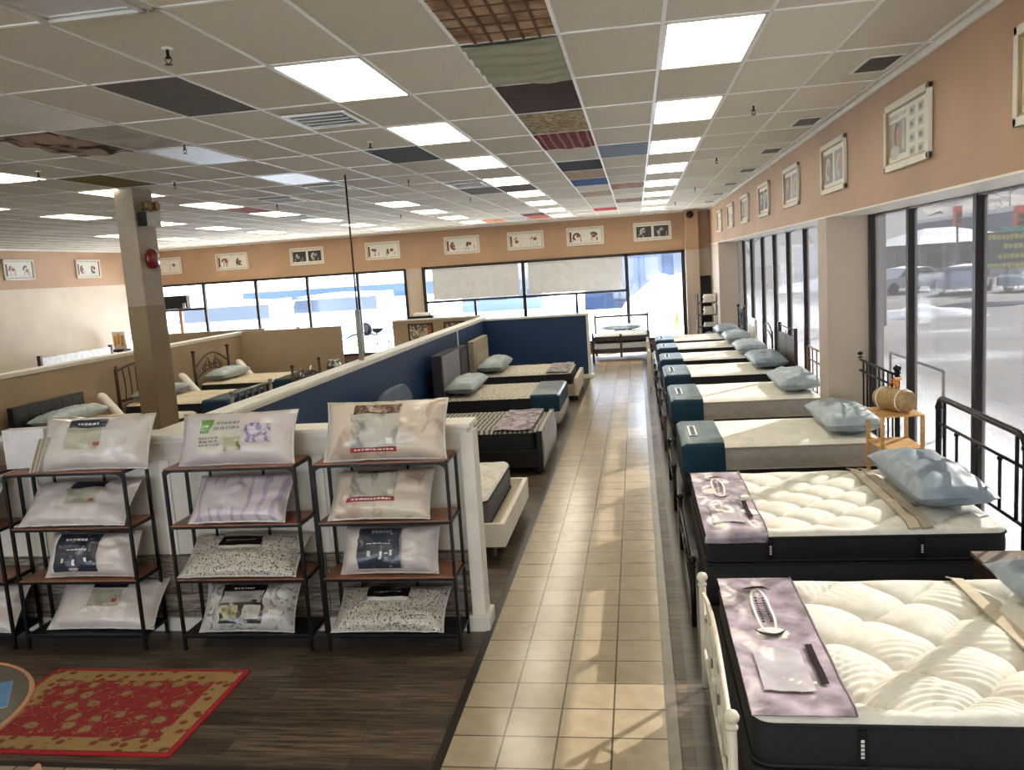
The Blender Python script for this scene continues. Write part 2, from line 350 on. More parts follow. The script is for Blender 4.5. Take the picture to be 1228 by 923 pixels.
# ================================================================== THE ROOM
g = G(); g.box(XL-.2, XG+.1, YB, YF+.3, -.12, 0); fl = struct('floor', g, mPlank)
g = G(); g.box(.20, XG-.02, YB, YF, 0, .004); struct('floor_grey_planks', g, mPlankG)
g = G(); g.box(-1.145, .055, 3.98, 22.3, 0, .010); g.box(XL, .055, YB, 3.98, 0, .010); struct('floor_tiles', g, mTile)
mStrip = M('edge_strip_metal', '6b665e', .3, .4, var=.1)
mStripD = M('edge_strip_dark', '2e2a26', .35, .2, var=.1)
g = G(); g.box(.055, .125, YB, 22.3, 0, .014, 0, .004); struct('trim_1', g, mStrip)
g = G(); g.box(-1.20, -1.145, 3.98, 22.3, 0, .012, 0, .004); g.box(-9, -1.145, 3.93, 3.98, 0, .012, 0, .004); struct('trim_2', g, mStripD)
g = G(); g.box(-1.15, .06, 22.05, 22.4, .001, .016, 0, .004); struct('trim_3', g, mBamboo)
# ceiling, grid
g = G(); g.box(XL-.2, XG+.1, YB, YF+.3, ZC, ZC+.1); struct('ceiling', g, mCeil)
g = G()
for i in range(-27, 4):
    x = CX0+i*CW
    if XL < x < XW: g.box(x-.012, x+.012, YB, YF, ZC-.007, ZC+.01)
for j in range(-12, 17):
    y = CY0+j*CD
    if y < YF: g.box(XL, XW, y-.012, y+.012, ZC-.007, ZC+.01)
struct('trim_4', g, mTbar)
g = G(); g.box(XW-.03, XW, YB, YF, ZC-.045, ZC-.001, 0, .006); g.box(XL, XW, YF-.03, YF, ZC-.045, ZC-.001, 0, .006); g.box(XL, XL+.03, YB, YF, ZC-.045, ZC-.001, 0, .006); struct('trim_5', g, mTbar)
# right wall: fascia band, piers, windows
g = G(); g.box(XW, XG+.035, YB, YF, 2.97, ZC+.1)
struct('wall_right_band', g, mBand)
g = G(); g.box(XW-.004, XG, YB, YF, 2.955, 2.97); struct('trim_6', g, mWhite)
g = G(); g.box(XW, XG+.12, 9.95, 10.42, 0, 2.96, 0, .01); g.box(XW, XG+.12, 22.5, YF, 0, 2.96, 0, .01); g.box(XW, XG+.12, .05, .3, 0, 2.96)
struct('wall_right', g, mGreige)
g = G(); g.box(XW-.012, XW, 9.94, 10.43, 0, .12); g.box(XW-.012, XW+.3, 9.938, 9.95, 0, .12); struct('baseboard_right', g, mWhite)
mGlassR = Mglass('tinted_glass', (.26, .258, .258), .03, .03); mGlassF = Mglass('clear_glass', (.93, .96, .98), .04)
def win_bank(n, ys, x):
    gf = G(); d = .05
    for i, y in enumerate(ys):
        gf.box(x-d, x+.035, y-.032, y+.032, .1, 2.965, 0, .006)
    gf.box(x-.04, x+.03, ys[0], ys[-1], 2.935, 2.97, 0, .005); gf.box(x-.10, x+.06, ys[0], ys[-1], 0, .12, 0, .008)
    o = struct('window_%d' % n, gf, mFrameD)
    gg = G(); gg.box(x+.0, x+.008, ys[0], ys[-1], .12, 2.94)
    p = gg.build('glass', mGlassR, o)
    return o
win_bank(7, [YB+.1, -7.4, -5.8, -4.2, -2.6, -1.0, 0.0], XG)  # unseen bank, added behind the camera to let in more daylight
win_bank(1, [.35, .55, 2.15, 3.75, 5.35, 6.95, 8.57, 9.91], XG)
win_bank(2, [10.5, 12.2, 13.67, 15.15, 16.6, 18.13, 19.8, 21.2, 22.6], XG)
# left wall and back walls
g = G(); g.box(XL-.2, XL, YB, YF, 0, 2.95); struct('wall_left', g, mCream)
g = G(); g.box(XL-.2, XL+.012, YB, YF, 2.95, ZC); struct('wall_left_band', g, mBand)
g = G(); g.box(XL-.2, XG+.2, YB-.2, YB, 2.97, ZC); g.box(XL-.2, -14, YB-.2, YB, 0, 2.97); g.box(-6.2, -5.4, YB-.2, YB, 0, 2.97); g.box(1.6, XG+.2, YB-.2, YB, 0, 2.97); struct('wall_back', g, mCream)
for n_, (a_, b_) in ((5, (-14, -6.2)), (6, (-5.4, 1.6))):  # back windows added out of view to light the front of the room
    g = G(); k_ = 5
    for i in range(k_+1): x_ = a_+(b_-a_)*i/k_; g.box(x_-.05, x_+.05, YB-.12, YB+.03, 0, 2.97)
    g.box(a_, b_, YB-.12, YB+.03, 0, .12); g.box(a_, b_, YB-.12, YB+.03, 2.88, 2.97); o_ = struct('window_%d' % n_, g, mFrameD)
    g = G(); g.box(a_, b_, YB-.06, YB-.052, .1, 2.9); g.build('glass', mGlassF, o_)
# far wall with its openings
g = G()
g.box(XL-.2, XG+.2, YF-.012, YF+.25, 2.85, ZC)
g2 = struct('wall_far_band', g, mBand)
g = G(); g.box(XL-.2, -15.35, YF, YF+.25, 0, 2.85); g.box(-6.95, -6.40, YF, YF+.25, 0, 2.85); g.box(1.38, 1.44, YF, YF+.25, 0, 2.85)
g.box(-15.35, 1.38, YF, YF+.25, 0, .30)
struct('wall_far', g, mGreige)
g = G(); g.box(-6.4, 1.38, YF-.05, YF, 0, .28, 0, .01); g.box(-15.3, -6.95, YF-.05, YF, 0, .28, 0, .01); struct('baseboard_far', g, M('brown_base', '5a3a30', .4))
g = G(); g.box(1.42, 1.80, YF-.35, YF+.1, 0, ZC); g2 = struct('wall_far_pilaster', g, [mGreige, mBand])
for p in g2.data.polygons: pass
g = G(); g.box(1.418, 1.802, YF-.352, YF, 2.85, ZC); struct('wall_far_pilaster_band', g, mBand)
g = G(); g.box(1.80, XG, YF-.1, YF+.1, 2.08, 2.86); struct('wall_far_recess', g, mGreige)
mBandShade = mBand
g = G(); g.box(1.80, XG+.04, YF-.02, YF+.06, 0, 2.08)
for i in range(10): g.box(1.84+i*.07, 1.88+i*.07, YF-.05, YF-.02, .02, 2.06, 0, .01)
struct('door_1', g, M('black_door', '0f0e10', .5))  # solid black ribbed panel filling the doorway opening
g = G()
for x in (-15.35, -13.58, -11.82, -10.12, -8.49, -6.97): g.box(x-.04, x+.04, YF-.03, YF+.08, .3, 2.85, 0, .006)
g.box(-15.35, -6.97, YF-.03, YF+.08, 2.79, 2.86, 0, .006); g.box(-15.35, -6.97, YF-.05, YF+.08, .28, .36, 0, .006)
g.box(-15.35, -13.58, YF-.03, YF+.08, 2.0, 2.08, 0, .006)
w3 = struct('window_3', g, mFrameD)
g = G(); g.box(-14.50, -14.40, YF-.04, YF+.06, .36, 2.0, 0, .006); g.build('wood_post', M('orange_wood', '8a5a3c', .5), w3)
g = G(); g.box(-15.35, -6.97, YF+.02, YF+.028, .36, 2.8); g.build('glass', mGlassF, w3)
g = G()
for x in (-6.38, -3.33, -.27, 1.36): g.box(x-.05, x+.05, YF-.04, YF+.08, .3, 2.87, 0, .006)
g.box(-6.4, 1.38, YF-.04, YF+.08, 2.78, 2.87, 0, .006); g.box(-6.4, 1.38, YF-.05, YF+.08, .28, .36, 0, .006)
g.box(-6.38, -.27, YF-.04, YF+.08, 1.76, 1.83, 0, .006)
for x in (-4.85, -1.78): g.box(x-.035, x+.035, YF-.03, YF+.08, .3, 1.8, 0, .006)
w4 = struct('window_4', g, mFrameD)
g = G(); g.box(-6.38, 1.36, YF+.02, YF+.028, .36, 2.8); g.build('glass', mGlassF, w4)
for x0, x1, lb in ((-6.10, -3.46, 'grey roller shade over the upper far window beside the cream pier'), (-3.18, -.40, 'grey roller shade over the upper far window nearest the daybed')):
    t = thing('roller_shade', lb, 'window shade', (0, 0, 0), 0, 'roller shades on the far windows')
    g = G(); g.box(x0, x1, YF-.10, YF-.092, 1.88, 2.74); g.build('shade_fabric', mShade, t)
    g = G(); g.box(x0, x1, YF-.108, YF-.084, 1.85, 1.885, 0, .008); g.build('hem_bar', mShade, t)
    g = G(); g.tube([(x0, YF-.09, 2.76), (x1, YF-.09, 2.76)], .028, 12); g.build('roller_tube', mShade, t)
    g = G(); g.tube([(x0+.02, YF-.12, 2.74), (x0+.02, YF-.12, 1.95)], .004, 5); g.build('pull_chain', mWhite, t)
# -------- partitions
def cap(g, x0, x1, y0, y1, z):
    g.box(x0-.05, x1+.05, y0-.05, y1+.05, z-.035, z, 0, .008); g.box(x0-.028, x1+.028, y0-.028, y1+.028, z-.075, z-.035, 0, .01)
ZP = 1.56
g = G(); g.box(-15.0, -1.26, PY+.02, PY+.14, 0.02, ZP-.07)
struct('wall_front_partition', g, mPanelW)
g = G(); cap(g, -15.0, -1.26, PY, PY+.16, ZP)
g.box(-15, -1.3, PY+.008, PY+.02, ZP-.20, ZP-.075, 0, .005)
for x in (-11.3, -8.9, -6.6, -4.74, -3.62, -2.39): g.box(x-.04, x+.04, PY+.008, PY+.02, .6, ZP-.2, 0, .005)
struct('trim_7', g, mWhite)
g = G(); g.box(-15, -1.3, PY-.0, PY+.02, .10, .61); struct('wall_front_partition_cladding', g, mStone)
g = G(); g.box(-15, -1.25, PY-.025, PY+.02, 0, .11, 0, .008); struct('baseboard_front', g, mWhite)
g = G(); g.box(-1.30, -1.20, PY-.015, PY+.165, 0, ZP-.07, 0, .008); g.box(-1.33, -1.17, PY-.04, PY+.19, 0, .12, 0, .012); struct('trim_8', g, mWhite)
XB = -3.66
g = G(); g.box(XB-.07, XB+.05, PY+.16, 19.6, 0, ZP-.08); struct('wall_blue_partition', g, mBlue)
g = G(); cap(g, XB-.07, XB+.05, PY+.16, 19.6, ZP-.01); struct('trim_9', g, mWhite)
g = G(); g.box(XB-.085, XB-.07, PY+.16, 19.6, 0, ZP-.09); struct('wall_tan_back_side', g, mTan)
g = G(); g.box(XB, -1.17, 19.5, 19.62, 0, ZP-.10); struct('wall_blue_end', g, mBlue)
g = G(); g.box(XB, -1.14, 19.47, 19.65, ZP-.105, ZP-.06, 0, .006); g.box(-1.20, -1.14, 19.48, 19.64, 0, ZP-.1, 0, .006); g.box(-1.32, -1.08, 19.3, 19.7, 0, .08, 0, .01); struct('trim_10', g, mPanelW)
g = G(); g.box(XB+.045, XB+.06, 16.42, 16.5, .9, ZP-.08); struct('trim_11', g, mWhite)
XT = -9.55
g = G(); g.box(XT-.12, XT, 10.9, 19.2, 0, ZP-.05); struct('wall_tan_partition', g, mTan)
g = G(); cap(g, XT-.12, XT, 10.9, 19.2, ZP); struct('trim_12', g, mWhite)
g = G(); g.box(XT, -7.02, 19.08, 19.2, 0, ZP); struct('wall_tan_end', g, mTan)
g = G(); g.box(-12.6, XT-.2, 20.8, 20.9, 0, 1.52); struct('wall_tan_far', g, mTan)
g = G(); g.box(-6.3, -4.0, 21.0, 21.1, 0, 1.50); struct('wall_tan_beyond_blue', g, mTan)
g = G(); g.box(-6.32, -3.98, 20.98, 21.12, 1.48, 1.52); struct('trim_13', g, mPanelW)
# -------- column
g = G(); g.box(-6.60, -6.34, 10.15, 10.60, 2.46, ZC, 0, .006); struct('column', g, M('column_paint_upper', 'a49585', .6, var=.03))
g = G(); g.box(-6.602, -6.338, 10.148, 10.602, 0, 2.46, 0, .006); struct('column_lower', g, mTanLow)
# ================================================================== CEILING THINGS
def cell(i, j): return CX0+i*CW+.012, CX0+(i+1)*CW-.012, CY0+j*CD+.012, CY0+(j+1)*CD-.012
def clabel(i, j):
    return ''
mFrameL = M('light_frame_white', 'cfcdc6', .35, var=.02)
def light(i, j, on, label, group):
    x0, x1, y0, y1 = cell(i, j)
    t = thing('ceiling_light', label, 'ceiling light', ((x0+x1)/2, (y0+y1)/2, ZC), 0, group)
    w_, l_ = (x1-x0)/2, (y1-y0)/2
    g = G()
    for a in ((-w_, w_, -l_, -l_+.018), (-w_, w_, l_-.018, l_), (-w_, -w_+.018, -l_, l_), (w_-.018, w_, -l_, l_)): g.box(*a, -.012, .0, 0, .003)
    g.build('frame', mFrameL, t)
    g = G(); g.box(-w_+.017, w_-.017, -l_+.017, l_-.017, -.008, -.001); g.build('diffuser', mLightOn if on else mLightOff, t)
used = set()
ordn = ['first', 'second', 'third', 'fourth', 'fifth', 'sixth', 'seventh', 'eighth', 'ninth']
for j in range(-10, 0, 2):  # unseen lit panels, added to brighten the front of the room
    for i_ in (-4, -12, -20, 0):
        if (i_, j) == (-4, -2): continue
        light(i_, j, True, 'added unseen ceiling light panel behind the viewpoint, %s row back' % ordn[(-j)//2-1], 'added light panels behind the viewpoint')
for k, j in enumerate(range(0, 16, 2)):
    light(0, j, True, 'lit ceiling panel, %s from the front in the row above the tile aisle' % ordn[k], 'lit panels above the aisle'); used.add((0, j))
    light(-4, j, True, 'lit ceiling panel, %s from the front in the row above the shelf end' % ordn[k], 'lit panels above the pillow shelves'); used.add((-4, j))
for k, j in enumerate(range(0, 16, 2)):
    on = j >= 8
    if j == 6: continue
    light(-8, j, on, ('lit' if on else 'unlit grey') + ' ceiling panel, %s in the row passing over the blue partition' % ordn[k], 'ceiling panels over the blue partition'); used.add((-8, j))
for k, j in enumerate(range(2, 16, 2)):
    light(-12, j, True, 'lit ceiling panel, %s from the front in the row beside the square column' % ordn[k], 'lit panels beside the column'); used.add((-12, j))
for k, j in enumerate(range(4, 16, 2)):
    light(-16, j, True, 'lit ceiling panel, %s from the front in the row over the long tan partition' % ordn[k], 'lit panels over the tan partition'); used.add((-16, j))
for k, j in enumerate(range(6, 16, 2)):
    light(-20, j, j != 8, 'ceiling panel, %s in the row nearest the cream side wall' % ordn[k], 'lit panels near the cream side wall'); used.add((-20, j))
# recessed troffer at the very front
x0, x1, y0, y1 = cell(-5, -2)
t = thing('recessed_troffer', 'unlit recessed ceiling troffer with stepped white frame', 'ceiling light', ((x0+x1)/2, (y0+y1)/2, ZC)); w_, l_ = .295, .598
g = G()
for q, (o_, z_) in enumerate(((0, -.02), (.03, -.035), (.06, -.02))):
    for a in ((-w_+o_, w_-o_, -l_+o_, -l_+o_+.028), (-w_+o_, w_-o_, l_-o_-.028, l_-o_), (-w_+o_, -w_+o_+.028, -l_+o_, l_-o_), (w_-o_-.028, w_-o_, -l_+o_, l_-o_)): g.box(*a, z_, 0, 0, .004)
g.build('stepped_frame', mFrameL, t); g = G(); g.box(-w_+.085, w_-.085, -l_+.085, l_-.085, -.012, -.001); g.build('diffuser', mLightOff, t)
used.add((-5, -2))
# fabric covered tiles
def fold_tile(g, x0, x1, y0, y1, amp, n, diag=0):
    def f(u, v):
        return (x0+(x1-x0)*u, y0+(y1-y0)*v, ZC-.004-amp*(.5+.5*math.sin(2*PI*(v*n+diag*u+.25*math.sin(5*u+3*v)))))
    g.grid(f, 20, 40, 0)
def ctile(i, j, mt, label, amp=0, n=6, diag=0, extra=None):
    x0, x1, y0, y1 = cell(i, j); g = G()
    if amp: fold_tile(g, x0, x1, y0, y1, amp, n, diag)
    g.box(x0, x1, y0, y1, ZC-.004, ZC-.0005)
    if extra: extra(g, x0, x1, y0, y1)
    o = g.build('ceiling_tile', mt)
    for m_ in o.data.materials: m_.node_tree.nodes['Principled BSDF'].inputs['Specular IOR Level'].default_value = .08; m_.node_tree.nodes['Principled BSDF'].inputs['Roughness'].default_value = .9
    tag(o, label, 'ceiling tile', 'decorated tiles in the ceiling grid')
    used.add((i, j)); return o
def lattice(g, x0, x1, y0, y1):
    for k in range(1, 6):
        x = x0+(x1-x0)*k/6; g.obox((x, (y0+y1)/2, ZC-.008), (.008, 0, 0), (0, (y1-y0)/2, 0), (0, 0, .004), 1)
    for k in range(1, 7):
        y = y0+(y1-y0)*k/7; g.box(x0, x1, y-.006, y+.006, ZC-.009, ZC-.004, 1)
ctile(-2, -1, [Mspeck('bronze_foil', '8c6e52', 'b3967a', 5, .45, thr=.5, bump=.1), M('lattice_brown', '6a5547', .4)], 'bronze ceiling tile crossed by a brown lattice, first of the decorated run', extra=lattice)
ctile(-2, 0, M('sage_cloth', 'a3a692', .5, var=.04), 'sage green ceiling tile of gathered cloth', .022, 5, .25)
ctile(-2, 1, M('espresso_cloth', '4a3b36', .5, var=.08), 'dark espresso brown ceiling tile after the sage cloth one')
ctile(-2, 2, Mspeck('tapestry_cloth', '8a7756', 'b8ab88', 7, .8, thr=.5, dist=2.5), 'beige tapestry ceiling tile with brown branch pattern')
ctile(-2, 3, Mspeck('red_stripe_cloth', '7c2f35', 'a07d70', 3.2, .6, thr=.83, kind='wave', dist=.6), 'dark red ceiling tile with thin pale stripes', .012, 1.5, 2)
ctile(-2, 5, M('black_cloth', '231f1f', .5), 'black ceiling tile two places past the red striped one')
ctile(-2, 6, Mspeck('tan_print', 'a28a72', 'b39e88', 6, .7, thr=.5, dist=2), 'tan printed ceiling tile between the black and royal blue tiles')
ctile(-2, 7, M('royal_blue_cloth', '27488c', .5, var=.05), 'royal blue ceiling tile in the decorated run')
ctile(-2, 9, M('sand_cloth', 'b09a80', .6), 'plain sand ceiling tile past the royal blue one')
ctile(-2, 13, M('scarlet_cloth', 'b0393c', .6), 'bright red ceiling tile near the far wall above the aisle')
ctile(-1, 4, M('powder_blue_cloth', '8795ab', .55, var=.03), 'powder blue ceiling tile beside the lit aisle panels')
ctile(-1, 8, Mspeck('blush_cloth', 'a9806e', 'b8a393', 5, .6, thr=.5), 'blush pink mottled ceiling tile beside the aisle lights')
ctile(-1, 11, M('cocoa_cloth', '8b6d5e', .6), 'cocoa brown ceiling tile beside the aisle lights')
ctile(-6, 0, M('smoke_grey_tile', '6f6b64', .5, var=.05), 'smoke grey ceiling tile over the first shelf')
ctile(-5, 3, M('slate_cloth', '54555c', .5, var=.05), 'slate ceiling tile past the front louvred vent')
ctile(-5, 7, M('olive_grey_tile', '77746b', .6), 'olive grey ceiling tile beside the second row of lights')
ctile(-4, 7, M('mocha_cloth', '6b5852', .6), 'mocha ceiling tile between two lit panels')
ctile(-8, 1, Mspeck('ivory_swirl', 'a8a49b', 'bcb8b0', 4, .5, thr=.5), 'pale swirled ceiling tile beyond the unlit panel')
ctile(-9, 1, Mspeck('brown_marble_cloth', '4a3833', 'b09a8a', 3.0, .5, thr=.45, dist=2, stretch=(1, .5, 1)), 'brown marbled ceiling tile of rumpled cloth', .02, 3, .8)
ctile(-11, 3, M('mustard_cloth', '7d6d43', .6, var=.06), 'mustard ceiling tile wrapped around the column top')
ctile(-7, 14, M('peach_cloth', 'c98a66', .6), 'peach ceiling tile near the far wall over the blue partition')
ctile(-6, 14, M('mist_blue_cloth', 'a3aab8', .6), 'mist blue ceiling tile next to the peach one')
ctile(-5, 14, M('coral_cloth', 'b8695e', .6), 'coral ceiling tile next to the mist blue one')
ctile(-5, 13, M('maroon_cloth', '6b4343', .6), 'maroon ceiling tile before the coral one')
ctile(-12, 7, M('salmon_cloth', 'b98478', .6), 'salmon ceiling tile past the lit panel beside the column')
# vents
def vent4(i, j, label, two=True):
    x0, x1, y0, y1 = cell(i, j); t = thing('ceiling_vent', label, 'air vent', ((x0+x1)/2, (y0+y1)/2, ZC)); s = .27
    used.add((i, j))
    g = G(); g.box(-s, s, -s-.05, s+.05, -.006, -.001, 0); g.build('dark_throat', mBlack, t)
    g = G()
    for a in ((-s, s, -s-.05, -s-.01), (-s, s, s+.01, s+.05), (-s, -s+.04, -s, s), (s-.04, s, -s, s)): g.box(*a, -.02, -.002, 0, .004)
    g.build('frame', mTbar, t)
    g = G()
    for k in range(4):
        y = -s+.08+k*.125; g.obox((0, y, -.016), (s-.05, 0, 0), (0, .014, .010), (0, -.002, .003))
    g.build('louvre', mTbar, t)
vent4(-5, 1, 'louvred ceiling vent behind the nearest lit panel over the shelves')
vent4(-8, 5, 'louvred ceiling vent where the thin pole meets the ceiling')
vent4(-10, 6, 'louvred ceiling vent over the tan partition beds')
vent4(-12, 9, 'louvred ceiling vent deep between the column lights')
vent4(-5, 6, 'louvred ceiling vent past the slate tile')
for k, y in enumerate((6.97, 9.65, 12.05, 14.5, 16.95, 19.4, 21.8)):
    t = thing('slot_vent', 'small grey slot vent by the wall, %s from the front above the window side' % ordn[k], 'air vent', (1.88, y, ZC), 0, 'slot vents along the window wall')
    g = G()
    for a in ((-.14, .14, -.28, -.255), (-.14, .14, .255, .28), (-.14, -.115, -.28, .28), (.115, .14, -.28, .28)): g.box(*a, -.01, -.001, 0, .003)
    g.build('frame', mTbar, t)
    g = G(); g.box(-.12, .12, -.26, .26, -.004, -.001)
    for q in range(7): g.obox((-.1+q*.033, 0, -.007), (.008, 0, .003), (0, .25, 0), (0, 0, .001))
    g.build('grille', M('vent_grey', '67645c', .5, .2), t)
# sprinklers
for k, (x, y) in enumerate(((-2.55, 4.6), (1.14, 8.26), (1.17, 12.2), (-2.58, 8.37), (-4.1, 7.5), (-6.2, 8.26), (-3.1, 11.7), (1.2, 16.9), (-2.9, 15.2), (-5.6, 9.9), (-5.9, 13.6), (-5.0, 18.0), (1.0, 20.8))):
    t = thing('fire_sprinkler', ['fire sprinkler hanging near the unlit corner troffer', 'fire sprinkler past the first slot vent above the window beds', 'fire sprinkler beside the second slot vent', 'fire sprinkler beside the slate tile', 'fire sprinkler between two pale panels left of the front vent', 'fire sprinkler just ahead of the column', 'fire sprinkler past the slate tile vent', 'fire sprinkler deep above the window beds', 'fire sprinkler by the maroon tiles', 'fire sprinkler just past the column', 'fire sprinkler over the tan partition beds', 'fire sprinkler deep over the blue partition', 'fire sprinkler nearest the far corner'][k], 'sprinkler', (x, y, ZC), .3*k, 'ceiling fire sprinklers')
    g = G(); g.lathe([(.03, -.001), (.032, -.008), (.012, -.012)], n=16); g.build('escutcheon', mTbar, t)
    g = G(); g.lathe([(.009, -.01), (.009, -.05), (.014, -.052), (.014, -.062), (.005, -.064)], n=10); g.tube([(.014, 0, -.05), (.02, 0, -.07), (.004, 0, -.09)], .003, 6); g.tube([(-.014, 0, -.05), (-.02, 0, -.07), (-.004, 0, -.09)], .003, 6); g.build('nozzle', M('dark_brass', '3c3328', .4, .6), t)
    g = G(); g.lathe([(.004, -.088), (.022, -.092), (.022, -.095), (.004, -.096)], n=16); g.build('deflector', M('dark_brass', '3c3328', .4, .6), t)
# black dome camera high on the pilaster
t = thing('security_camera', 'black dome security camera high on the far pilaster', 'camera', (1.58, YF-.36, 3.86))
g = G(); g.lathe([(.09, .03), (.10, .0), (.10, -.02)], n=20); g.build('base', mBlack, t); g = G(); g.ball((0, 0, -.03), .105, 14); g.build('dome', M('smoked_plastic', '0b0b0c', .12), t)
# thin pole
t = thing('hanging_rod', 'thin dark rod dropping from the ceiling to the blue partition', 'pole', (XB-.02, 10.72, 0))
g = G(); g.tube([(0, 0, 2.2), (0, 0, ZC)], .012, 8); g.build('rod', mFrameD, t)
g = G(); g.box(-.03, .03, -.03, .03, ZP-.01, 2.22, 0, .006); g.build('sleeve', M('sleeve_grey', '8c8880', .4, .2), t)
# emergency light + bell on column
t = thing('emergency_light', 'emergency light with grey battery box on the column', 'emergency light', (-6.34, 10.36, 3.6))
g = G(); g.box(.0, .13, -.15, .17, -.12, .07, 0, .012); g.build('battery_box', M('putty_grey', 'bdb9ad', .5), t)
g = G(); g.box(.005, .125, -.165, -.148, -.115, .065, 0, .004); g.build('black_end', mBlack, t)  # thin black slab over the end face of the box
for s_ in (-1, 1):
    g = G(); g.lathe([(.02, 0), (.055, .02), (.065, .10), (.06, .11)], c=(.05, s_*.09, .15), n=16, axis='x'); g.build('lamp_head', M('aged_brass', '8a7346', .35, .5), t)
    g = G(); g.tube([(.05, s_*.09, .09), (.06, s_*.09, .15)], .01, 8); g.build('bracket', mBlack, t)
t = thing('fire_alarm_bell', 'round red fire alarm bell on the column', 'alarm bell', (-6.34, 10.38, 3.07))
g = G(); g.lathe([(.13, .015), (.132, .03), (.125, .06), (.10, .085), (.05, .10), (.01, .104)], n=28, axis='x'); g.build('gong', M('alarm_red', '7d1218', .25, coat=.5), t)
g = G(); g.lathe([(.07, 0), (.07, .02)], n=20, axis='x'); g.build('base', M('alarm_red', '7d1218', .25), t)
g = G(); g.lathe([(.015, .10), (.012, .115)], n=10, axis='x'); g.build('centre_bolt', mChrome, t)
# ================================================================== FRAMED PICTURES
mPicFrame = M('cream_picture_frame', 'd6d2c4', .4, var=.02); mMatB = M('print_paper', 'dcdad2', .5, var=.02); mGilt = M('gilt_inner_edge', 'a0875a', .4)
inks = [M('ink_rust', '8a4a38', .5), M('ink_black', '2b2826', .5), M('ink_grey', '8f8d88', .5), M('ink_blue', '5d7fa6', .5), M('ink_brown', '5a3d30', .5), M('ink_pale', 'b5b2a8', .5), M('ink_skin', 'b98a72', .5), M('ink_slate', '6e6a66', .5)]
def picture(loc, rz, seed, label, style):
    """framed print, local x along the wall, z up, -y toward the room"""
    t = thing('framed_print', label, 'picture', loc, rz, 'framed prints along the wall bands'); rnd = random.Random(seed)
    w_, h_ = .545, .265; g = G()
    for a in ((-w_, w_, h_-.05, h_), (-w_, w_, -h_, -h_+.05), (-w_, -w_+.05, -h_, h_), (w_-.05, w_, -h_, h_)): g.box(a[0], a[1], -.035, -.002, a[2], a[3], 0, .006)
    g.build('frame', mPicFrame, t)
    g = G(); W, Hh = w_-.05, h_-.05
    for a in ((-W, W, Hh-.012, Hh), (-W, W, -Hh, -Hh+.012), (-W, -W+.012, -Hh, Hh), (W-.012, W, -Hh, Hh)): g.box(a[0], a[1], -.03, -.004, a[2], a[3])
    g.build('inner_edge', mGilt, t)
    g = G(); g.box(-W, W, -.01, -.002, -Hh, Hh); pr_ = g.build('sheet', mMatB, t)
    W -= .015; Hh -= .015
    g = G(); Y = -.0115
    def rect(x0, x1, z0, z1, m, lift=0): g.quad((x0, Y-lift, z0), (x1, Y-lift, z0), (x1, Y-lift, z1), (x0, Y-lift, z1), m)
    def blob(cx, cz, rx, rz_, m, lift=.0006, a0=0, a1=2*PI, hole=0):
        k = len(g.v); n = 18
        for i in range(n+1):
            a = a0+(a1-a0)*i/n; g.v.append((cx+rx*math.cos(a), Y-lift, cz+rz_*math.sin(a))); g.v.append((cx+rx*hole*math.cos(a), Y-lift, cz+rz_*hole*math.sin(a)))
        for i in range(n): g.face((k+2*i, k+2*i+1, k+2*i+3, k+2*i+2), m)
    if style == 'grid':
        rect(-W+.01, -.02, -Hh+.05, Hh-.09, 2); blob(-.25, .0, .07, .10, 4); blob(-.22, -.01, .05, .08, 6, .001); blob(-.3, -.13, .13, .055, 5, .0012); rect(-.13, -.05, -.12, .1, 5, .0008)
        rect(-W+.02, -.2, Hh-.07, Hh-.03, 5); rect(-.17, -.03, Hh-.06, Hh-.03, 5)
        for a in range(2):
            for b_ in range(4): rect(.06+a*.2, .19+a*.2, Hh-.10-b_*.10, Hh-.03-b_*.10, 5); rect(.08+a*.2, .15+a*.2, Hh-.08-b_*.10, Hh-.05-b_*.10, 7, .0006)
    else:
        a, b_ = rnd.sample(range(len(inks)), 2)
        for sgn, xs in ((0, (-W+.02, -.03)), (1, (.04, W-.02))):
            x0, x1 = xs; base = {'ink': (1, 1), 'rust': (0, 5), 'pale': (5, 5), 'photo': (7, 2)}[style][sgn]
            if style in ('ink', 'photo'): rect(x0, x1, -Hh+.04, Hh-.05, base)
            elif sgn == 0: rect(x0+.0, x0+.06, -Hh+.04, Hh-.06, 4)
            cx = (x0+x1)/2
            blob(cx, -.01, .12, .12, {'ink': 5, 'rust': (4, 1)[sgn], 'pale': 2, 'photo': 5}[style], .0006, rnd.random()*3, 2.5+rnd.random()*3, .55)
            blob(cx+rnd.uniform(-.06, .06), rnd.uniform(-.03, .05), .06, .05, {'ink': 2, 'rust': 0, 'pale': 0, 'photo': 6}[style], .0009)
            for q in range(3):
                xx = x0+.03+rnd.random()*(x1-x0-.06); rect(xx, xx+.018, -Hh+.05, -Hh+.05+rnd.uniform(.06, .18), {'ink': 5, 'rust': 4, 'pale': 5, 'photo': 5}[style], .0012)
    g.build('print', inks, pr_)
pl = 'framed print on the window wall band, %s from the front'
for k in range(8):
    y = 4.60+k*2.452
    picture((XW-.002, y, 3.47), -PI/2, k, pl % ordn[k] + (', with a gridded catalogue page' if k == 1 else ''), 'grid' if k == 1 else ['photo', 'grid', 'photo', 'photo', 'ink', 'photo', 'pale', 'rust'][k])
fx = [-14.75, -12.5, -10.03, -7.6, -5.13, -3.2, -1.43, .52]
fd = ['above the split window pane by the column', 'above the pane next to the column', 'above the middle panes', 'just past the thin rod', 'over the cream pier side of the shaded windows', 'above the first roller shade', 'above the second roller shade', 'above the clear window by the aisle']
for k, x in enumerate(fx): picture((x, YF-.014, 3.45), 0, 40+k, 'framed print on the far wall band, '+fd[k], ['pale', 'rust', 'ink', 'rust', 'rust', 'pale', 'rust', 'ink'][k])
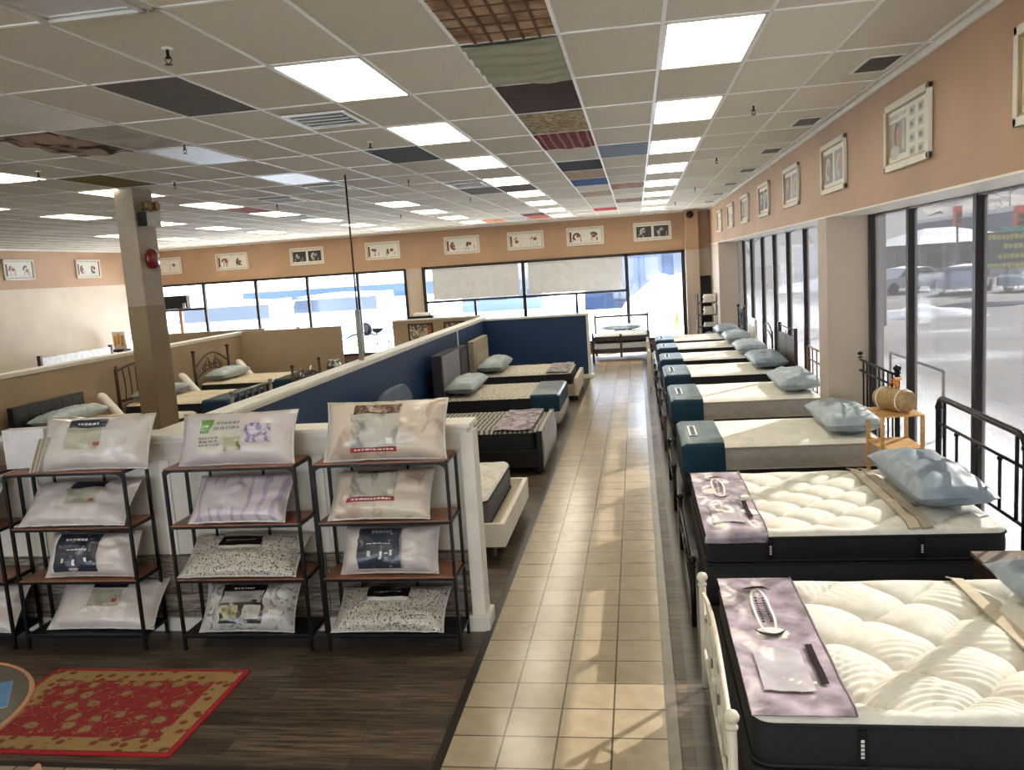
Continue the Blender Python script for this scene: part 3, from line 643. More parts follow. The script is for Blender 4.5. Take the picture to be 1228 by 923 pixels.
for k, y in enumerate((19.65, 22.43)): picture((XL+.014, y, 3.45), PI/2, 60+k, 'framed print on the side wall band, '+('farther from the corner' if k == 0 else 'nearer the corner behind the column'), 'rust')
# ================================================================== BEDDING BUILDERS
def rloop(L, W, z, r=.09, n=6, o=0):
    hx, hy = L/2+o, W/2+o; P = []
    for cx, cy, a0 in ((hx-r, hy-r, 0), (-hx+r, hy-r, PI/2), (-hx+r, -hy+r, PI), (hx-r, -hy+r, 1.5*PI)):
        for i in range(n+1):
            a = a0+PI/2*i/n; P.append((cx+r*math.cos(a), cy+r*math.sin(a), z))
    return P
def squircle(u, v, L, W, r):
    x, y = u*L/2, v*W/2; ax, ay = abs(x)-(L/2-r), abs(y)-(W/2-r)
    if ax > 0 and ay > 0:
        m = max(ax, ay); l = math.hypot(ax, ay); ax, ay = ax*m/l, ay*m/l
        x = math.copysign(L/2-r+ax, x); y = math.copysign(W/2-r+ay, y); return x, y, r-math.hypot(ax, ay)
    return x, y, min(L/2-abs(x), W/2-abs(y))
def mattress(label, cx, cy, L, W, z0, z1, style='flat', side=None, top=None, rz=0, group=None, hi=False, tags=0, seed=1):
    t = thing('mattress', label, 'mattress', (cx, cy, z0), rz, group); T = z1-z0; r = .045
    side = side or mBlackFab; top = top or mKnitWhite
    def dz(x, y, d):
        f = min(1, d/.14); f = f*f*(3-2*f)
        if style == 'tuft':
            a, b = x/.42+y/.42, x/.42-y/.42
            g_ = (abs(math.sin(PI*a))*abs(math.sin(PI*b)))**.36
            g_ -= .45*math.exp(-(math.sin(PI*a)**2+math.sin(PI*b)**2)*9)
            return f*(.060*g_-.040+.009*noise.noise((x*7, y*7, seed)))
        if style == 'swirl':
            wx, wy = x+.06*noise.noise((x*3, y*3, 4.)), y+.06*noise.noise((x*3, y*3, 9.))
            a, b = wx/.52+wy/.52, wx/.52-wy/.52
            g_ = (abs(math.sin(PI*a))*abs(math.sin(PI*b)))**.42
            g_ -= .45*math.exp(-(math.sin(PI*a)**2+math.sin(PI*b)**2)*9)
            cx_, cy_ = (-.15, -.95) if x < .35 else (.75, -.95)
            rr_ = math.hypot(x-cx_, (y-cy_)*1.1)
            k = max(0, min(1, (.62-(y+W/2))*2.2+.9*noise.noise((x*2.4+3, y*2.4, 7.))))
            r2 = math.hypot(x-.5, y-.9); k2 = max(0, min(1, (noise.noise((x*2.1, y*2.1, 17.))-.05)*3))*.7
            return f*(.070*g_-.05)+f*k*.0062*math.sin(rr_*150+3*noise.noise((x*4, y*4, 1.)))+f*k2*.004*math.sin(r2*130)
        return f*(.006*noise.noise((x*4, y*4, seed))+.004*math.sin(x*16)*math.sin(y*16))
    def fn(u, v):
        x, y, d = squircle(2*u-1, 2*v-1, L, W, .09)
        e = max(0, r-d); drop = r-math.sqrt(max(0, r*r-e*e))
        return (x, y, T-drop+dz(x, y, d))
    g = G(); nu, nv = (300, 230) if style == 'swirl' else ((150, 120) if style == 'tuft' else (28, 24)); g.grid(fn, nu, nv)
    g.build('quilted_top', top, t)
    g = G(); lo = []
    for k in range(7):
        q = k/6; z = .012+(T-r-.012)*q; lo.append(rloop(L, W, z, o=-.006+.008*math.sin(PI*q)))
    g.loop_sides(lo); b = rloop(L, W, .012, o=-.006); k0 = len(g.v); g.v += b; g.face([k0+i for i in range(len(b))][::-1])
    s_ = g.build('border', side, t)
    for z in (.014, T-r+.002):
        g = G(); g.tube(rloop(L, W, z, o=.001), .008, 6, closed=True); g.build('piping', mBlackFab if side is not mGreyTick else mBeigeBand, t)
    for q in range(tags):
        x = -L/2+L*(.22+.5*q); g = G(); g.box(x-.02, x+.02, -W/2-.010, -W/2-.001, .03, T-.06, 0, .003)
        p = g.build('side_tag', M('tag_black', '0c0c0e', .4), t)
        g = G(); rnd = random.Random(q+3); z = .06
        while z < T-.10:
            h_ = rnd.uniform(.008, .016); g.box(x-.007, x+.007, -W/2-.0115, -W/2-.010, z, z+h_); z += h_+.006
        g.build('lettering', mLogoW, p)
    return t
def pil_pt(u, v, sd, w_, d_, h_, seed, amp):
    x = w_/2*u*(1-.045*(1-v*v)); y = d_/2*v*(1-.05*(1-u*u))
    t_ = h_/2*math.sqrt(max(0, (1-abs(u)**3.2)*(1-abs(v)**3.2)))
    n_ = noise.noise((u*2.2+seed, v*2.2, seed*1.7+sd))+.5*noise.noise((u*5+seed, v*5, seed*.7))
    e = (1-u**4)*(1-v**4)
    if PLEAT[0]: x += 0; t_ += .007*math.sin(u*19+v*1.5+seed)*e+.004*math.sin(u*41+seed)*e
    return Vector((x+amp*.3*n_*e, y, sd*t_*(1+amp*1.6*n_)+amp*.08*math.sin(u*13+v*5+seed)*e*sd*.3))
PLEAT = [0]
def pillow(name, label, cat, loc, w_, d_, h_, mt, tilt=0, rz=0, seed=1, amp=.12, bag=False, labels=(), group=None, rx2=0, n=26, zoff=0):
    t = thing(name, label, cat, (0, 0, 0), 0, group); PLEAT[0] = name == 'bed_pillow'
    R = Matrix.Rotation(rz, 4, 'Z') @ Matrix.Rotation(tilt, 4, 'X') @ Matrix.Rotation(rx2, 4, 'Y')
    zs = [(R @ pil_pt(-1+i/10, -1+j/10, s_, w_, d_, h_, seed, amp)).z for i in range(21) for j in range(21) for s_ in (-1, 1)]
    mn = sorted(zs)[8]; t.location = (loc[0], loc[1], loc[2]+zoff); xf = Matrix.Translation((0, 0, -mn+.003)) @ R
    def P(sd, off=0): return lambda u, v: pil_pt(2*u-1, 2*v-1, sd, w_, d_, h_, seed, amp)+Vector((0, 0, sd*off))
    g = G(); g.grid(P(1), n, n); g.grid(P(-1), n, n); g.build('cushion', mt, t, xf)
    if bag:
        g = G(); ring = []
        for a, b_ in [(i/12*2-1, -1) for i in range(12)]+[(1, i/8*2-1) for i in range(8)]+[(1-i/12*2, 1) for i in range(12)]+[(-1, 1-i/8*2) for i in range(8)]:
            p = pil_pt(a, b_, 1, w_, d_, h_, seed, 0); q = Vector((p.x*(1+.035), p.y*(1+.06), .008*noise.noise((a*4, b_*4, seed))*2)); ring.append((p, q))
        k = len(g.v)
        for p, q in ring: g.v += [tuple(p+Vector((0, 0, .002))), tuple(q), tuple(p-Vector((0, 0, .002)))]
        N = len(ring)
        for i in range(N):
            j = (i+1) % N; g.face((k+3*i, k+3*i+1, k+3*j+1, k+3*j), 0, True); g.face((k+3*i+1, k+3*i+2, k+3*j+2, k+3*j+1), 0, True)
        g.build('bag_seam', mPlastic, t, xf)
    for nm, u0, u1, v0, v1, lm, off in labels:
        g = G(); g.grid(P(1, off), 12, 10, 0, True, u0, u1, v0, v1); g.build(nm, lm, t, xf)
    return t
mPlastic = M('clear_plastic_film', 'd9d8d6', .15, var=.05, scale=20, bump=.3, bscale=30, coat=.6)
# bed parts
def foundation(g_par, L, W, z0, z1, mt=None):
    g = G(); lo = [rloop(L, W, z0, .05), rloop(L, W, z1, .05)]; g.loop_sides(lo, caps=True); o = g.build('box_spring', mt or mBlackFab, g_par)
    g = G(); g.tube(rloop(L, W, z1-.006, .05, o=.002), .006, 5, closed=True); g.build('piping', mBlackFab if mt is None else mBeigeBand, o); return o
def tube_part(name, pts, r, par, m, n=8):
    g = G(); g.tube(pts, r, n); return g.build(name, m, par)
def bez(a, b, c, n=10): return [tuple((1-t)**2*Vector(a)+2*(1-t)*t*Vector(b)+t*t*Vector(c)) for t in [i/n for i in range(n+1)]]
def scroll(cx, cz, r, a0, turns, n=22, x=0, shrink=.75): return [(x, cx+r*(1-shrink*i/n)*math.cos(a0+turns*2*PI*i/n), cz+r*(1-shrink*i/n)*math.sin(a0+turns*2*PI*i/n)) for i in range(n+1)]
def sleeve(label, cx, cy, W, z0, z1, foot_x, length, low, mt, mtop, marks=True, rz=0, group=None, nearlow=None):
    """vinyl cover pulled over the foot of a mattress; local +x points to the head"""
    t = thing('foot_protector', label, 'bed foot cover', (foot_x, cy, z0), rz, group); e = .014; T = z1-z0+.012; hy = W/2+e
    path = [(-hy, low), (-hy, T-.05), (-hy+.015, T-.015), (-hy+.05, T)]+[(-hy+.05+(2*hy-.1)*i/10, T+.004*math.sin(i*1.3)) for i in range(1, 10)]+[(hy-.05, T), (hy-.015, T-.015), (hy, T-.05), (hy, low)]
    g = G(); k0 = 0; nx = 8; n = len(path)
    for i in range(nx+1):
        x = -e+(length+e)*i/nx
        for (y, z) in path: g.v.append((x+.006*noise.noise((x*6, y*6, z*6)), y, z-(.03 if i == 0 and z > T-.06 else 0)))
    for i in range(nx):
        for j in range(n-1):
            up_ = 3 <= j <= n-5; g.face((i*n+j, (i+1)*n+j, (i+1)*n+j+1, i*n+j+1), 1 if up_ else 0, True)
    g.face([j for j in range(n)], 0)
    t_ = g.build('vinyl_cover', [mt, mtop], t)
    if marks:
        g = G(); y0, y1 = -W*.18, W*.22; g.box(length*.22, length*.42, y0, y1, T+.005, T+.0075, 0); g.build('printed_panel', mLogoW, t)
        rnd = random.Random(int(abs(cy)*10)); g = G(); y = y0+.02
        while y < y1-.03:
            w2 = rnd.uniform(.02, .05); g.box(length*.27, length*.38, y, y+w2, T+.0072, T+.009); y += w2+.014
        g.build('lettering', mProt, t)
    return t
def runner(label, x, cy, W, z, mt, group=None):
    t = thing('binding_strip', label, 'fabric strip', (x, cy, z), 0, group); g = G()
    def f(u, v): return (-.035+.07*u+.01*math.sin(v*5), (v-.5)*(W-.02), .026+.005*math.sin(v*9+u*2)-(.02 if v in (0, 1) else 0))
    g.grid(f, 4, 24); f2 = lambda u, v: (f(u, v)[0], f(u, v)[1], f(u, v)[2]-.006); g.grid(f2, 4, 24); g.build('strip', mt, t)
    g = G(); g.tube([f(0, i/20) for i in range(21)], .005, 5); g.build('dark_edge', mBeigeBand, t); return t
def pseudo(g, x0, x1, y0, y1, z, seed, m=0):
    rnd = random.Random(seed); y = y0
    while y < y1-.01:
        w_ = rnd.uniform(.012, .03); g.box(x0, x1, y, min(y+w_, y1), z, z+.0015, m); y += w_+.008
def lav_cover(label, cx, cy, W, z, length, over, seed):
    t = thing('foot_cloth', label, 'bed foot cover', (cx, cy, z), 0, 'lavender satin foot covers')
    def f(u, v):
        x = length*u; s_ = v*(W+over+.02)-over
        wv = .016*noise.noise((x*6, s_*5, seed))+.005*noise.noise((x*14, s_*11, seed+3))+.004*math.sin(x*26+s_*12+seed)
        if s_ < 0: return (x+.01*math.sin(s_*30), -W/2-.015-.012*abs(math.sin(x*9)), s_-.01)
        y = -W/2-.008+s_; e = min(s_, W-s_); return (x-.005, y, .016+wv*min(1, max(0, e)/.05)-(0.012 if e < .02 else 0))
    g = G(); g.grid(f, 24, 60); g.grid(lambda u, v: Vector(f(u, v))-Vector((0, 0, .005)) if f(u, v)[2] > 0 else Vector(f(u, v))+Vector((0, .005, 0)), 24, 60); g.build('satin_cloth', mLav, t)
    g = G(); g.tube([f(1, i/40) for i in range(41)], .006, 6); g.build('dark_hem', M('plum_hem', '6b6070', .4), t)
    # long oval logo, window and slot, printed on the cloth
    def q(x, y, off): v = (y+W/2+over+.008)/(W+over+.02); p = f(min(1, max(0, x/length)), v); return (p[0], p[1], p[2]+off)
    def patch(nm, x0, x1, y0, y1, mt, off): g = G(); g.grid(lambda u, v: q(x0+(x1-x0)*u, y0+(y1-y0)*v, off), 16, 30); return g.build(nm, mt, t)
    L2 = length*.46; yc = W*.17; g = G(); ry, rx = .27, .050
    for k in range(48):
        aa, bb = 2*PI*k/48, 2*PI*(k+1)/48
        pt = lambda an, r_: q(L2+rx*r_*math.copysign(abs(math.sin(an))**.7, math.sin(an)), yc+(ry-(1-r_)*.05)*math.copysign(abs(math.cos(an))**.7, math.cos(an)), .011)
        g.quad(pt(aa, 1), pt(bb, 1), pt(bb, .74), pt(aa, .74), 0)
    g.build('oval_outline', mLogoW, t)
    rnd = random.Random(seed+5); g = G(); y = yc-.17
    while y < yc+.17:
        w2 = rnd.uniform(.014, .03); y0_ = y
        for st in ((.0, .25), (.75, 1.0)): g.grid(lambda u, v, st=st: q(L2-.026+.052*(st[0]+(st[1]-st[0])*u), y0_+w2*v, .013), 2, 2)
        if rnd.random() < .7: g.grid(lambda u, v: q(L2-.026+.052*u, y0_+w2*.0+.006*v, .013), 3, 1)
        y += w2+.012
    g.build('lettering', mLavDark, t)
    for sg in (1, -1):
        g = G(); g.grid(lambda u, v: q(L2+(.075*(2*u-1)), yc+sg*(ry+.035-.055*(2*u-1)**2)+(v-.5)*(.008+.034*(1-(2*u-1)**2)), .014), 16, 3); g.build('crescent_print', mLavDark, t)
    patch('clear_window', length*.18, length*.70, -W*.40, -W*.14, M('pale_window_film', 'bcb8c2', .2, coat=.5), .010)
    patch('dark_slot', length*.78, length*.86, -W*.36, -W*.10, mLavDark, .012)
    return t
# ================================================================== WINDOW SIDE BEDS
XF, XH = .40, 2.38; LB = XH-XF; XC = (XF+XH)/2
def bed_root(label, y0, y1, group='beds along the window wall'): return thing('bed', label, 'bed', (XC, (y0+y1)/2, 0), 0, group)
def legs(t, W, hx, zt, m, r=.022):
    for sx in (-1, 1):
        for sy in (-1, 1):
            g = G(); g.lathe([(r*1.2, 0), (r*1.2, .01), (r*.8, .03), (r, zt)], c=(sx*hx, sy*(W/2-.08), 0), n=10); g.build('leg', m, t)
def side_rails(t, W, z, m, hx=LB/2):
    for sy in (-1, 1):
        g = G(); g.box(-hx, hx, sy*(W/2-.02)-.012, sy*(W/2-.02)+.012, z-.03, z+.02, 0, .004); g.build('side_rail', m, t)
def finial_post(par, x, y, zt, m, r=.018, name='post', ball=True):
    g = G(); g.tube([(x, y, 0), (x, y, zt-.05)], r, 12)
    if ball: g.lathe([(r*1.3, -.055), (r*1.3, -.045), (r*.8, -.035), (r*1.5, -.015), (r*1.6, .0), (r*1.2, .018), (.002, .028)], c=(x, y, zt-.02), n=12)
    return g.build(name, m, par)
# bed 1 : cream scrolled footboard
B1 = (3.38, 4.90); t = bed_root('cream metal bed frame with scrolled footboard, nearest bed by the window', *B1); W = B1[1]-B1[0]
foundation(t, LB, W, .20, .455); side_rails(t, W, .19, mBlack)
fb = G(); fx = -LB/2-.09; hw = W/2+.03
fbo = finial_post(t, fx, hw, .73, mCreamMetal, .021, 'footboard_post'); finial_post(t, fx, -hw, .73, mCreamMetal, .021, 'footboard_post')
fb = G(); arch = [(fx, -hw+2*hw*i/30, .60+.15*math.sin(PI*i/30)) for i in range(31)]; fb.tube(arch, .014, 8); fb.tube([(fx, -hw, .25), (fx, hw, .25)], .012, 8); fb.build('footboard_arch', mCreamMetal, t)
fb = G()
for s_ in (-1, 1):
    for (c, z, r, a0, tn) in ((.20, .56, .10, PI/2, 1.1), (.52, .46, .11, PI/2, -1.2), (.20, .36, .08, -PI/2, -1.0)): fb.tube(scroll(s_*c, z, r, a0, tn*s_, x=fx), .009, 6)
    for y in (.36,): fb.tube([(fx, s_*y, .25), (fx, s_*y, .60+.15*math.cos(s_*y/hw*PI/2)-.01)], .009, 6)
    fb.tube(bez((fx, s_*hw, .60), (fx, s_*.55, .40), (fx, s_*.34, .62)), .010, 6)
fb.tube([(fx, 0, .25), (fx, 0, .75)], .010, 6); fb.ball((fx, 0, .45), .028, 8); fb.build('scrollwork', mCreamMetal, t)
mattress('black sided mattress with swirl quilted white top, nearest by the window', XC, sum(B1)/2, LB, W, .458, .70, 'swirl', hi=True, tags=2)
lav_cover('lavender satin cover with oval logo on the nearest window bed', XF, sum(B1)/2, W, .70, .42, 0.0, 3)
pillow('bed_pillow', 'teal pillow on the nearest window bed beside the brown nightstand', 'pillow', (2.12, 4.15, .70), 1.35, .55, .20, mBluePil, 0, PI/2, 4, .10, group='pillows on the window beds')
runner('beige binding strip beside the pillow of the nearest window bed', 1.72, sum(B1)/2, W, .70, mCreamSheet)
# bed 2 : black, tufted
B2 = (5.78, 7.45); t = bed_root('black metal bed frame with rounded tube headboard, second along the windows', *B2); W = B2[1]-B2[0]
foundation(t, LB, W, .20, .475); side_rails(t, W, .19, mBlack); 
hb = thing  # headboard of bent tube
hx = XH-XC+.10; hz = 1.31; hw = W/2-.02
p = [(hx, -hw, 0), (hx, -hw, hz-.12)]+bez((hx, -hw, hz-.12), (hx, -hw, hz), (hx, -hw+.12, hz), 6)[1:]+bez((hx, hw-.12, hz), (hx, hw, hz), (hx, hw, hz-.12), 6)+[(hx, hw, 0)]
g = G(); g.tube(p, .024, 12)
for i in (2, len(p)-3): g.ball(p[i], .032, 10)
h_ = g.build('headboard', mBlack, t)
g = G(); g.tube([(hx, -hw, hz-.22), (hx, hw, hz-.22)], .012, 8); g.tube([(hx, -hw, hz-.62), (hx, hw, hz-.62)], .012, 8); g.build('cross_rail', mBlack, h_)
for y in (-hw+.14, hw-.14): tube_part('spindle', [(hx, y, hz-.62), (hx, y, hz)], .014, h_, mBlack)
for k in range(3):
    y = -hw*.5+k*hw*.5; g = G(); g.tube([(hx, y, hz-.62), (hx, y, hz-.22)], .012, 8); g.lathe([(.012, -.02), (.022, 0), (.012, .02)], c=(hx, y, hz-.24), n=10); g.build('spindle', mBlack, h_)
def low_foot(t, W, m, zt, tilt=True, nm='footboard_post'):
    fx = XF-XC-.10
    for sy in (-1, 1): finial_post(t, fx, sy*(W/2-.02), zt, m, .02, nm, ball=True)
    g = G(); g.tube([(fx, -W/2+.02, zt-.12), (fx, W/2-.02, zt-.12)], .014, 8); g.tube([(fx, -W/2+.02, .24), (fx, W/2-.02, .24)], .012, 8)
    for k in range(1, 6): y = -W/2+W*k/6; g.tube([(fx, y, .24), (fx, y, zt-.12)], .008, 6)
    g.build('footboard_rails', m, t)
low_foot(t, W, mBlack, .52)
mattress('black sided mattress with deeply tufted white top, second along the windows', XC, sum(B2)/2, LB, W, .478, .70, 'tuft', hi=True, tags=2)
lav_cover('lavender satin cover hanging over the side of the second window bed', XF, sum(B2)/2, W, .70, .42, .06, 8)
pillow('bed_pillow', 'wide teal pillow on the tufted mattress, second window bed', 'pillow', (2.12, sum(B2)/2, .70), 1.35, .52, .26, mBluePil, 0, PI/2, 2, .12, group='pillows on the window beds')
runner('beige binding strip beside the pillow of the tufted second bed', 1.78, sum(B2)/2, W, .70, mCreamSheet)
runner('grey binding strip under the pillow edge of the tufted second bed', 1.87, sum(B2)/2, W, .70, mBeigeBand)
# beds 3 and 4 : pale grey sides, petrol protectors
def grey_bed(y0, y1, lab, ml, pl, cl, hb_kind, zt=.50, wmark=True, seed=1, dark=False, headdark=mBlack, seam=True):
    t = bed_root(lab, y0, y1); W = y1-y0; foundation(t, LB, W, .20, .415, mBlackFab if dark else None); side_rails(t, W, .19, headdark); low_foot(t, W, headdark, zt)
    mattress(ml, XC, (y0+y1)/2, LB, W, .418, .70, 'flat', mBlackFab if dark else mGreyTick, mSheet, tags=0, seed=seed)
    sleeve(cl, XF, (y0+y1)/2, W, .418, .70, XF, .42, .0 if not dark else .08, mProt, mProtTop, wmark, group='petrol blue foot covers')
    pillow('bed_pillow', pl, 'pillow', (2.12, (y0+y1)/2, .70), min(1.35, W*.95), .56, .25, mTealPil if seed % 2 else mBluePil, 0, PI/2, seed, .13, group='pillows on the window beds')
    if not dark:
        g = G(); Y = -W/2-.004; rnd = random.Random(seed)    # embroidered peaks on the near border
        T = .28
        m_ = None
    return t
def headboard_posts(t, W, hx, zt, m, rails, spind, dy=0, ball=True, r=.026):
    h_ = bpy.data.objects.new('headboard', None); col.objects.link(h_); h_.parent = t
    for sy in (-1, 1):
        g = G(); y = sy*(W/2-.02)+dy; g.tube([(hx, y, 0), (hx, y, zt-.05)], r, 10)
        if ball: g.lathe([(r*1.4, -.06), (r*1.4, -.05), (r*.8, -.04), (r*1.5, -.02), (r*1.5, .0), (.002, .03)], c=(hx, y, zt-.02), n=10)
        g.build('headboard_post', m, h_)
    for z in rails: tube_part('cross_rail', [(hx, -(W/2-.02)+dy, z), (hx, W/2-.02+dy, z)], r*.5, h_, m)
    for k in range(1, spind): y = -(W/2-.02)+dy+(W-.04)*k/spind; tube_part('spindle', [(hx, y, .45), (hx, y, rails[0])], r*.36, h_, m)
    return h_
HX = XH-XC+.10
t = grey_bed(8.62, 9.93, 'black metal bed frame with finial headboard, beside the cream pier', 'light grey mattress with half sunlit top, third along the windows', 'rounded teal pillow on the third window bed beside the cream pier', 'petrol blue cover with white print on the third window bed', 'post', seed=3)
headboard_posts(t, 1.44, HX, 1.44, mBlack, (1.34, 1.22), 9)
t = grey_bed(11.42, 12.91, 'brown post bed frame, fourth along the windows', 'white topped mattress with pale grey side, fourth along the windows', 'pale teal pillow on the fourth window bed just past the pier', 'petrol blue cover on the fourth window bed', 'post', seed=5, headdark=mWoodDark)
headboard_posts(t, 1.48, HX, 1.26, M('chestnut_wood', '5f3b2b', .4), (1.20, 1.02), 5, ball=False)
t = grey_bed(13.96, 15.37, 'dark panelled bed frame, fifth along the windows', 'dark sided mattress with cream printed top, fifth along the windows', 'blue pillow on the fifth window bed before the dark panel', 'petrol blue cover on the fifth window bed', 'panel', seed=6, dark=True, headdark=mWoodDark)
g = G(); g.box(HX-.02, HX+.02, -.75, .75, .4, 1.22, 0, .01); hp = g.build('headboard_panel', M('taupe_panel', '57504a', .5), t)
g = G(); g.box(HX-.03, HX+.03, -.78, -.72, 0, 1.38, 0, .01); g.box(HX-.03, HX+.03, .72, .78, 0, 1.38, 0, .01); g.tube([(HX, -.75, 1.34), (HX, .75, 1.34)], .012); g.box(HX-.026, HX-.02, -.02, .02, .4, 1.3); g.box(HX-.026, HX-.02, -.72, .72, .8, .83); g.build('headboard_posts', mWoodDark, t)
t = grey_bed(16.24, 17.40, 'curved rail bed frame, sixth along the windows', 'cream topped mattress, sixth along the windows', 'folded teal pillow on the sixth window bed', 'petrol blue and white cover on the sixth window bed', 'rail', seed=7, dark=True)
for q in (0, .14): tube_part('curved_rail', [(HX, -.55+1.1*i/14, 1.12-q+.14*math.sin(PI*i/14)) for i in range(15)], .014, t, mBlack)
for sy in (-.55, .55): tube_part('headboard_post', [(HX, sy, 0), (HX, sy, 1.14)], .018, t, mBlack)
t = grey_bed(18.37, 19.50, 'white panel bed frame, seventh along the windows', 'cream topped mattress, seventh along the windows', 'sunlit white and teal pillow on the seventh window bed', 'petrol blue and white cover on the seventh window bed', 'white', seed=9, dark=True, headdark=mCreamMetal)
g = G(); g.box(HX-.03, HX+.02, -.55, .55, .3, 1.22, 0, .015); g.box(HX-.045, HX-.03, -.42, .42, .5, 1.08, 0, .01); g.build('headboard_panel', mWhite, t)
t = grey_bed(20.26, 21.60, 'black scrolled bed frame, farthest along the windows', 'cream topped mattress, farthest along the windows', 'teal pillow on the farthest window bed', 'white and blue cover on the farthest window bed', 'scroll', seed=10, dark=True)
h_ = headboard_posts(t, 1.2, HX, 1.40, mBlack, (1.3, .8), 4)
for s_ in (-1, 1): tube_part('scroll', scroll(s_*.25, 1.05, .2, PI/2, s_*1.2, x=HX), .012, h_, mBlack)
# tall cream footboard panels seen edge-on
for y, lb in ((17.9, 'cream panel leaning at the foot of the sixth window bed'), (20.0, 'cream panel standing at the foot of the farthest window beds')):
    t = thing('footboard_sample', lb, 'bed board', (.20, y, 0), 0); g = G(); g.box(-.02, .02, -.55, .55, .10, .72, 0, .012); g.build('panel', mCreamMetal, t)
    g = G(); g.box(-.03, .03, -.58, -.52, 0, .78, 0, .01); g.build('post', mCreamMetal, t); g = G(); g.box(-.03, .03, .52, .58, 0, .78, 0, .01); g.build('post', mCreamMetal, t)
# nightstand between beds 1 and 2, bamboo shelf between 2 and 3
t = thing('nightstand', 'brown nightstand between the two nearest window beds', 'nightstand', (2.30, 5.33, 0)); mNs = M('taupe_wood', '7a6a5a', .35, var=.12, scale=8, stretch=(8, 1, 1), coat=.3)
g = G(); g.box(-.24, .22, -.26, .26, .585, .61, 0, .006); g.build('top', mNs, t)
g = G(); g.box(-.22, .20, -.24, .24, .14, .585, 0, .006); g.build('body', M('dark_brown_wood', '3a2b24', .4, var=.15), t)
for z0, z1 in ((.17, .36), (.38, .57)):
    g = G(); g.box(-.235, -.22, -.22, .22, z0, z1, 0, .005); d = g.build('drawer', M('dark_brown_wood', '3a2b24', .4), t); g = G(); g.ball((-.245, 0, (z0+z1)/2), .012, 8); g.build('knob', mChrome, d)
for sx in (-.19, .17):
    for sy in (-.2, .2): g = G(); g.box(sx-.02, sx+.02, sy-.02, sy+.02, 0, .14, 0, .004); g.build('leg', mNs, t)
t = thing('plastic_wrap', 'crumpled clear wrap on the brown nightstand', 'wrap', (2.30, 5.28, .612)); g = G()
g.grid(lambda u, v: (-.12+.26*u, -.10+.2*v, (.05+.06*noise.noise((u*6, v*6, 1.)))*math.sin(PI*u)**.6*math.sin(PI*v)**.6), 18, 16); g.build('crumpled_film', M('wrap_film', 'b9b7bd', .15, var=.25, scale=25, coat=.8, bump=.5, bscale=40), t)
t = thing('side_shelf', 'small bamboo side shelf between the second and third window beds', 'shelf', (2.28, 7.98, 0)); 
for sx in (-.17, .17):
    for sy in (-.24, .22): g = G(); zt = 1.10 if (sx > 0 or sy < 0) else .98; g.box(sx-.016, sx+.016, sy-.016, sy+.016, 0, zt, 0, .004); g.build('leg', mBamboo, t)
for z, a in ((1.10, -.25), (.80, -.25), (.35, -.25)):
    g = G(); g.box(-.185, .185, a, .235, z-.012, z+.004, 0, .004); g.build('shelf', mBamboo, t)
t = thing('cork_roll_bag', 'tan barrel shaped bag on the bamboo side shelf', 'bag', (2.28, 7.98, 1.106), .45)
g = G(); g.lathe([(.02, -.19), (.085, -.185), (.10, -.16), (.10, .16), (.085, .185), (.02, .19)], c=(0, 0, .105), n=28, axis='y'); g.build('body', M('cork_tan', 'a3875a', .55, var=.12, scale=30), t)
for yy in (-.12, .12): g = G(); g.tube([(.103*math.cos(a), yy, .105+.103*math.sin(a)) for a in [2*PI*i/24 for i in range(24)]], .006, 6, closed=True); g.build('strap', mLogoW, t)
g = G(); g.tube(bez((0, -.06, .205), (0, 0, .32), (0, .08, .205)), .008, 6); g.build('handle', M('orange_cloth', 'd08a3c', .5), t)
t = thing('orange_ribbon', 'orange ribbon figure standing on the barrel bag', 'ornament', (2.31, 8.02, 1.315)); g = G(); g.obox((0, 0, .035), (.02, 0, 0), (0, .02, 0), (0, 0, .035)); g.build('stem', M('orange_cloth', 'd08a3c', .5), t); g = G(); g.grid(lambda u, v: (-.03+.06*v, -.08+.16*u, .075+.02*math.sin(u*5)), 12, 4); g.build('ribbon', M('orange_cloth', 'd08a3c', .5), t)
# ================================================================== BLUE BAY BEDS (heads on the blue partition)
BX0, BX1 = -3.24, -1.33
def bay_root(name, lab, y0, y1): return thing('bed', lab, 'bed', ((BX0+BX1)/2, (y0+y1)/2, 0), PI, 'beds in the blue bay')
bc = (BX0+BX1)/2; bl = BX1-BX0
t = bay_root('b', 'white box bed frame nearest in the blue bay, behind the shelf partition', 7.17, 8.83); W = 1.66
g = G()
for a in ((-bl/2-.06, -bl/2-.01, -W/2, W/2), ): g.box(a[0], a[1], a[2], a[3], .14, .36, 0, .01)
g.build('footboard', mWhite, t)
for sy in (-1, 1): g = G(); g.box(-bl/2-.02, bl/2, sy*(W/2-.02)-.02, sy*(W/2-.02)+.02, .14, .36, 0, .01); g.build('side_rail', mWhite, t)
g = G(); g.box(-bl/2+.0, bl/2, -W/2+.04, W/2-.04, .20, .30, 0, .01); g.build('slat_base', mCreamSheet, t)
for sx in (-1, 1):
    for sy in (-1, 1): g = G(); g.lathe([(.02, 0), (.03, .02), (.024, .05), (.032, .14)], c=(sx*(bl/2-.08), sy*(W/2-.15), 0), n=12); g.build('leg', M('leg_grey', '77706a', .4), t)
g = G(); g.box(bl/2-.0, bl/2+.06, -W/2, W/2, .1, .95, 0, .015); g.build('headboard', mWhite, t)
mattress('grey sided pillowtop mattress in the white box frame', bc-.04, 7.97, bl-.12, 1.46, .30, .58, 'tuft', M('grey_side_fabric', '5c5c62', .7, bump=.1), mKnitWhite, PI, seed=5)
t = bay_root('b', 'black bed frame with pewter footboard in the blue bay', 10.35, 11.98); W = 1.6
foundation(t, bl, W, .12, .33)
g = G(); lo = []
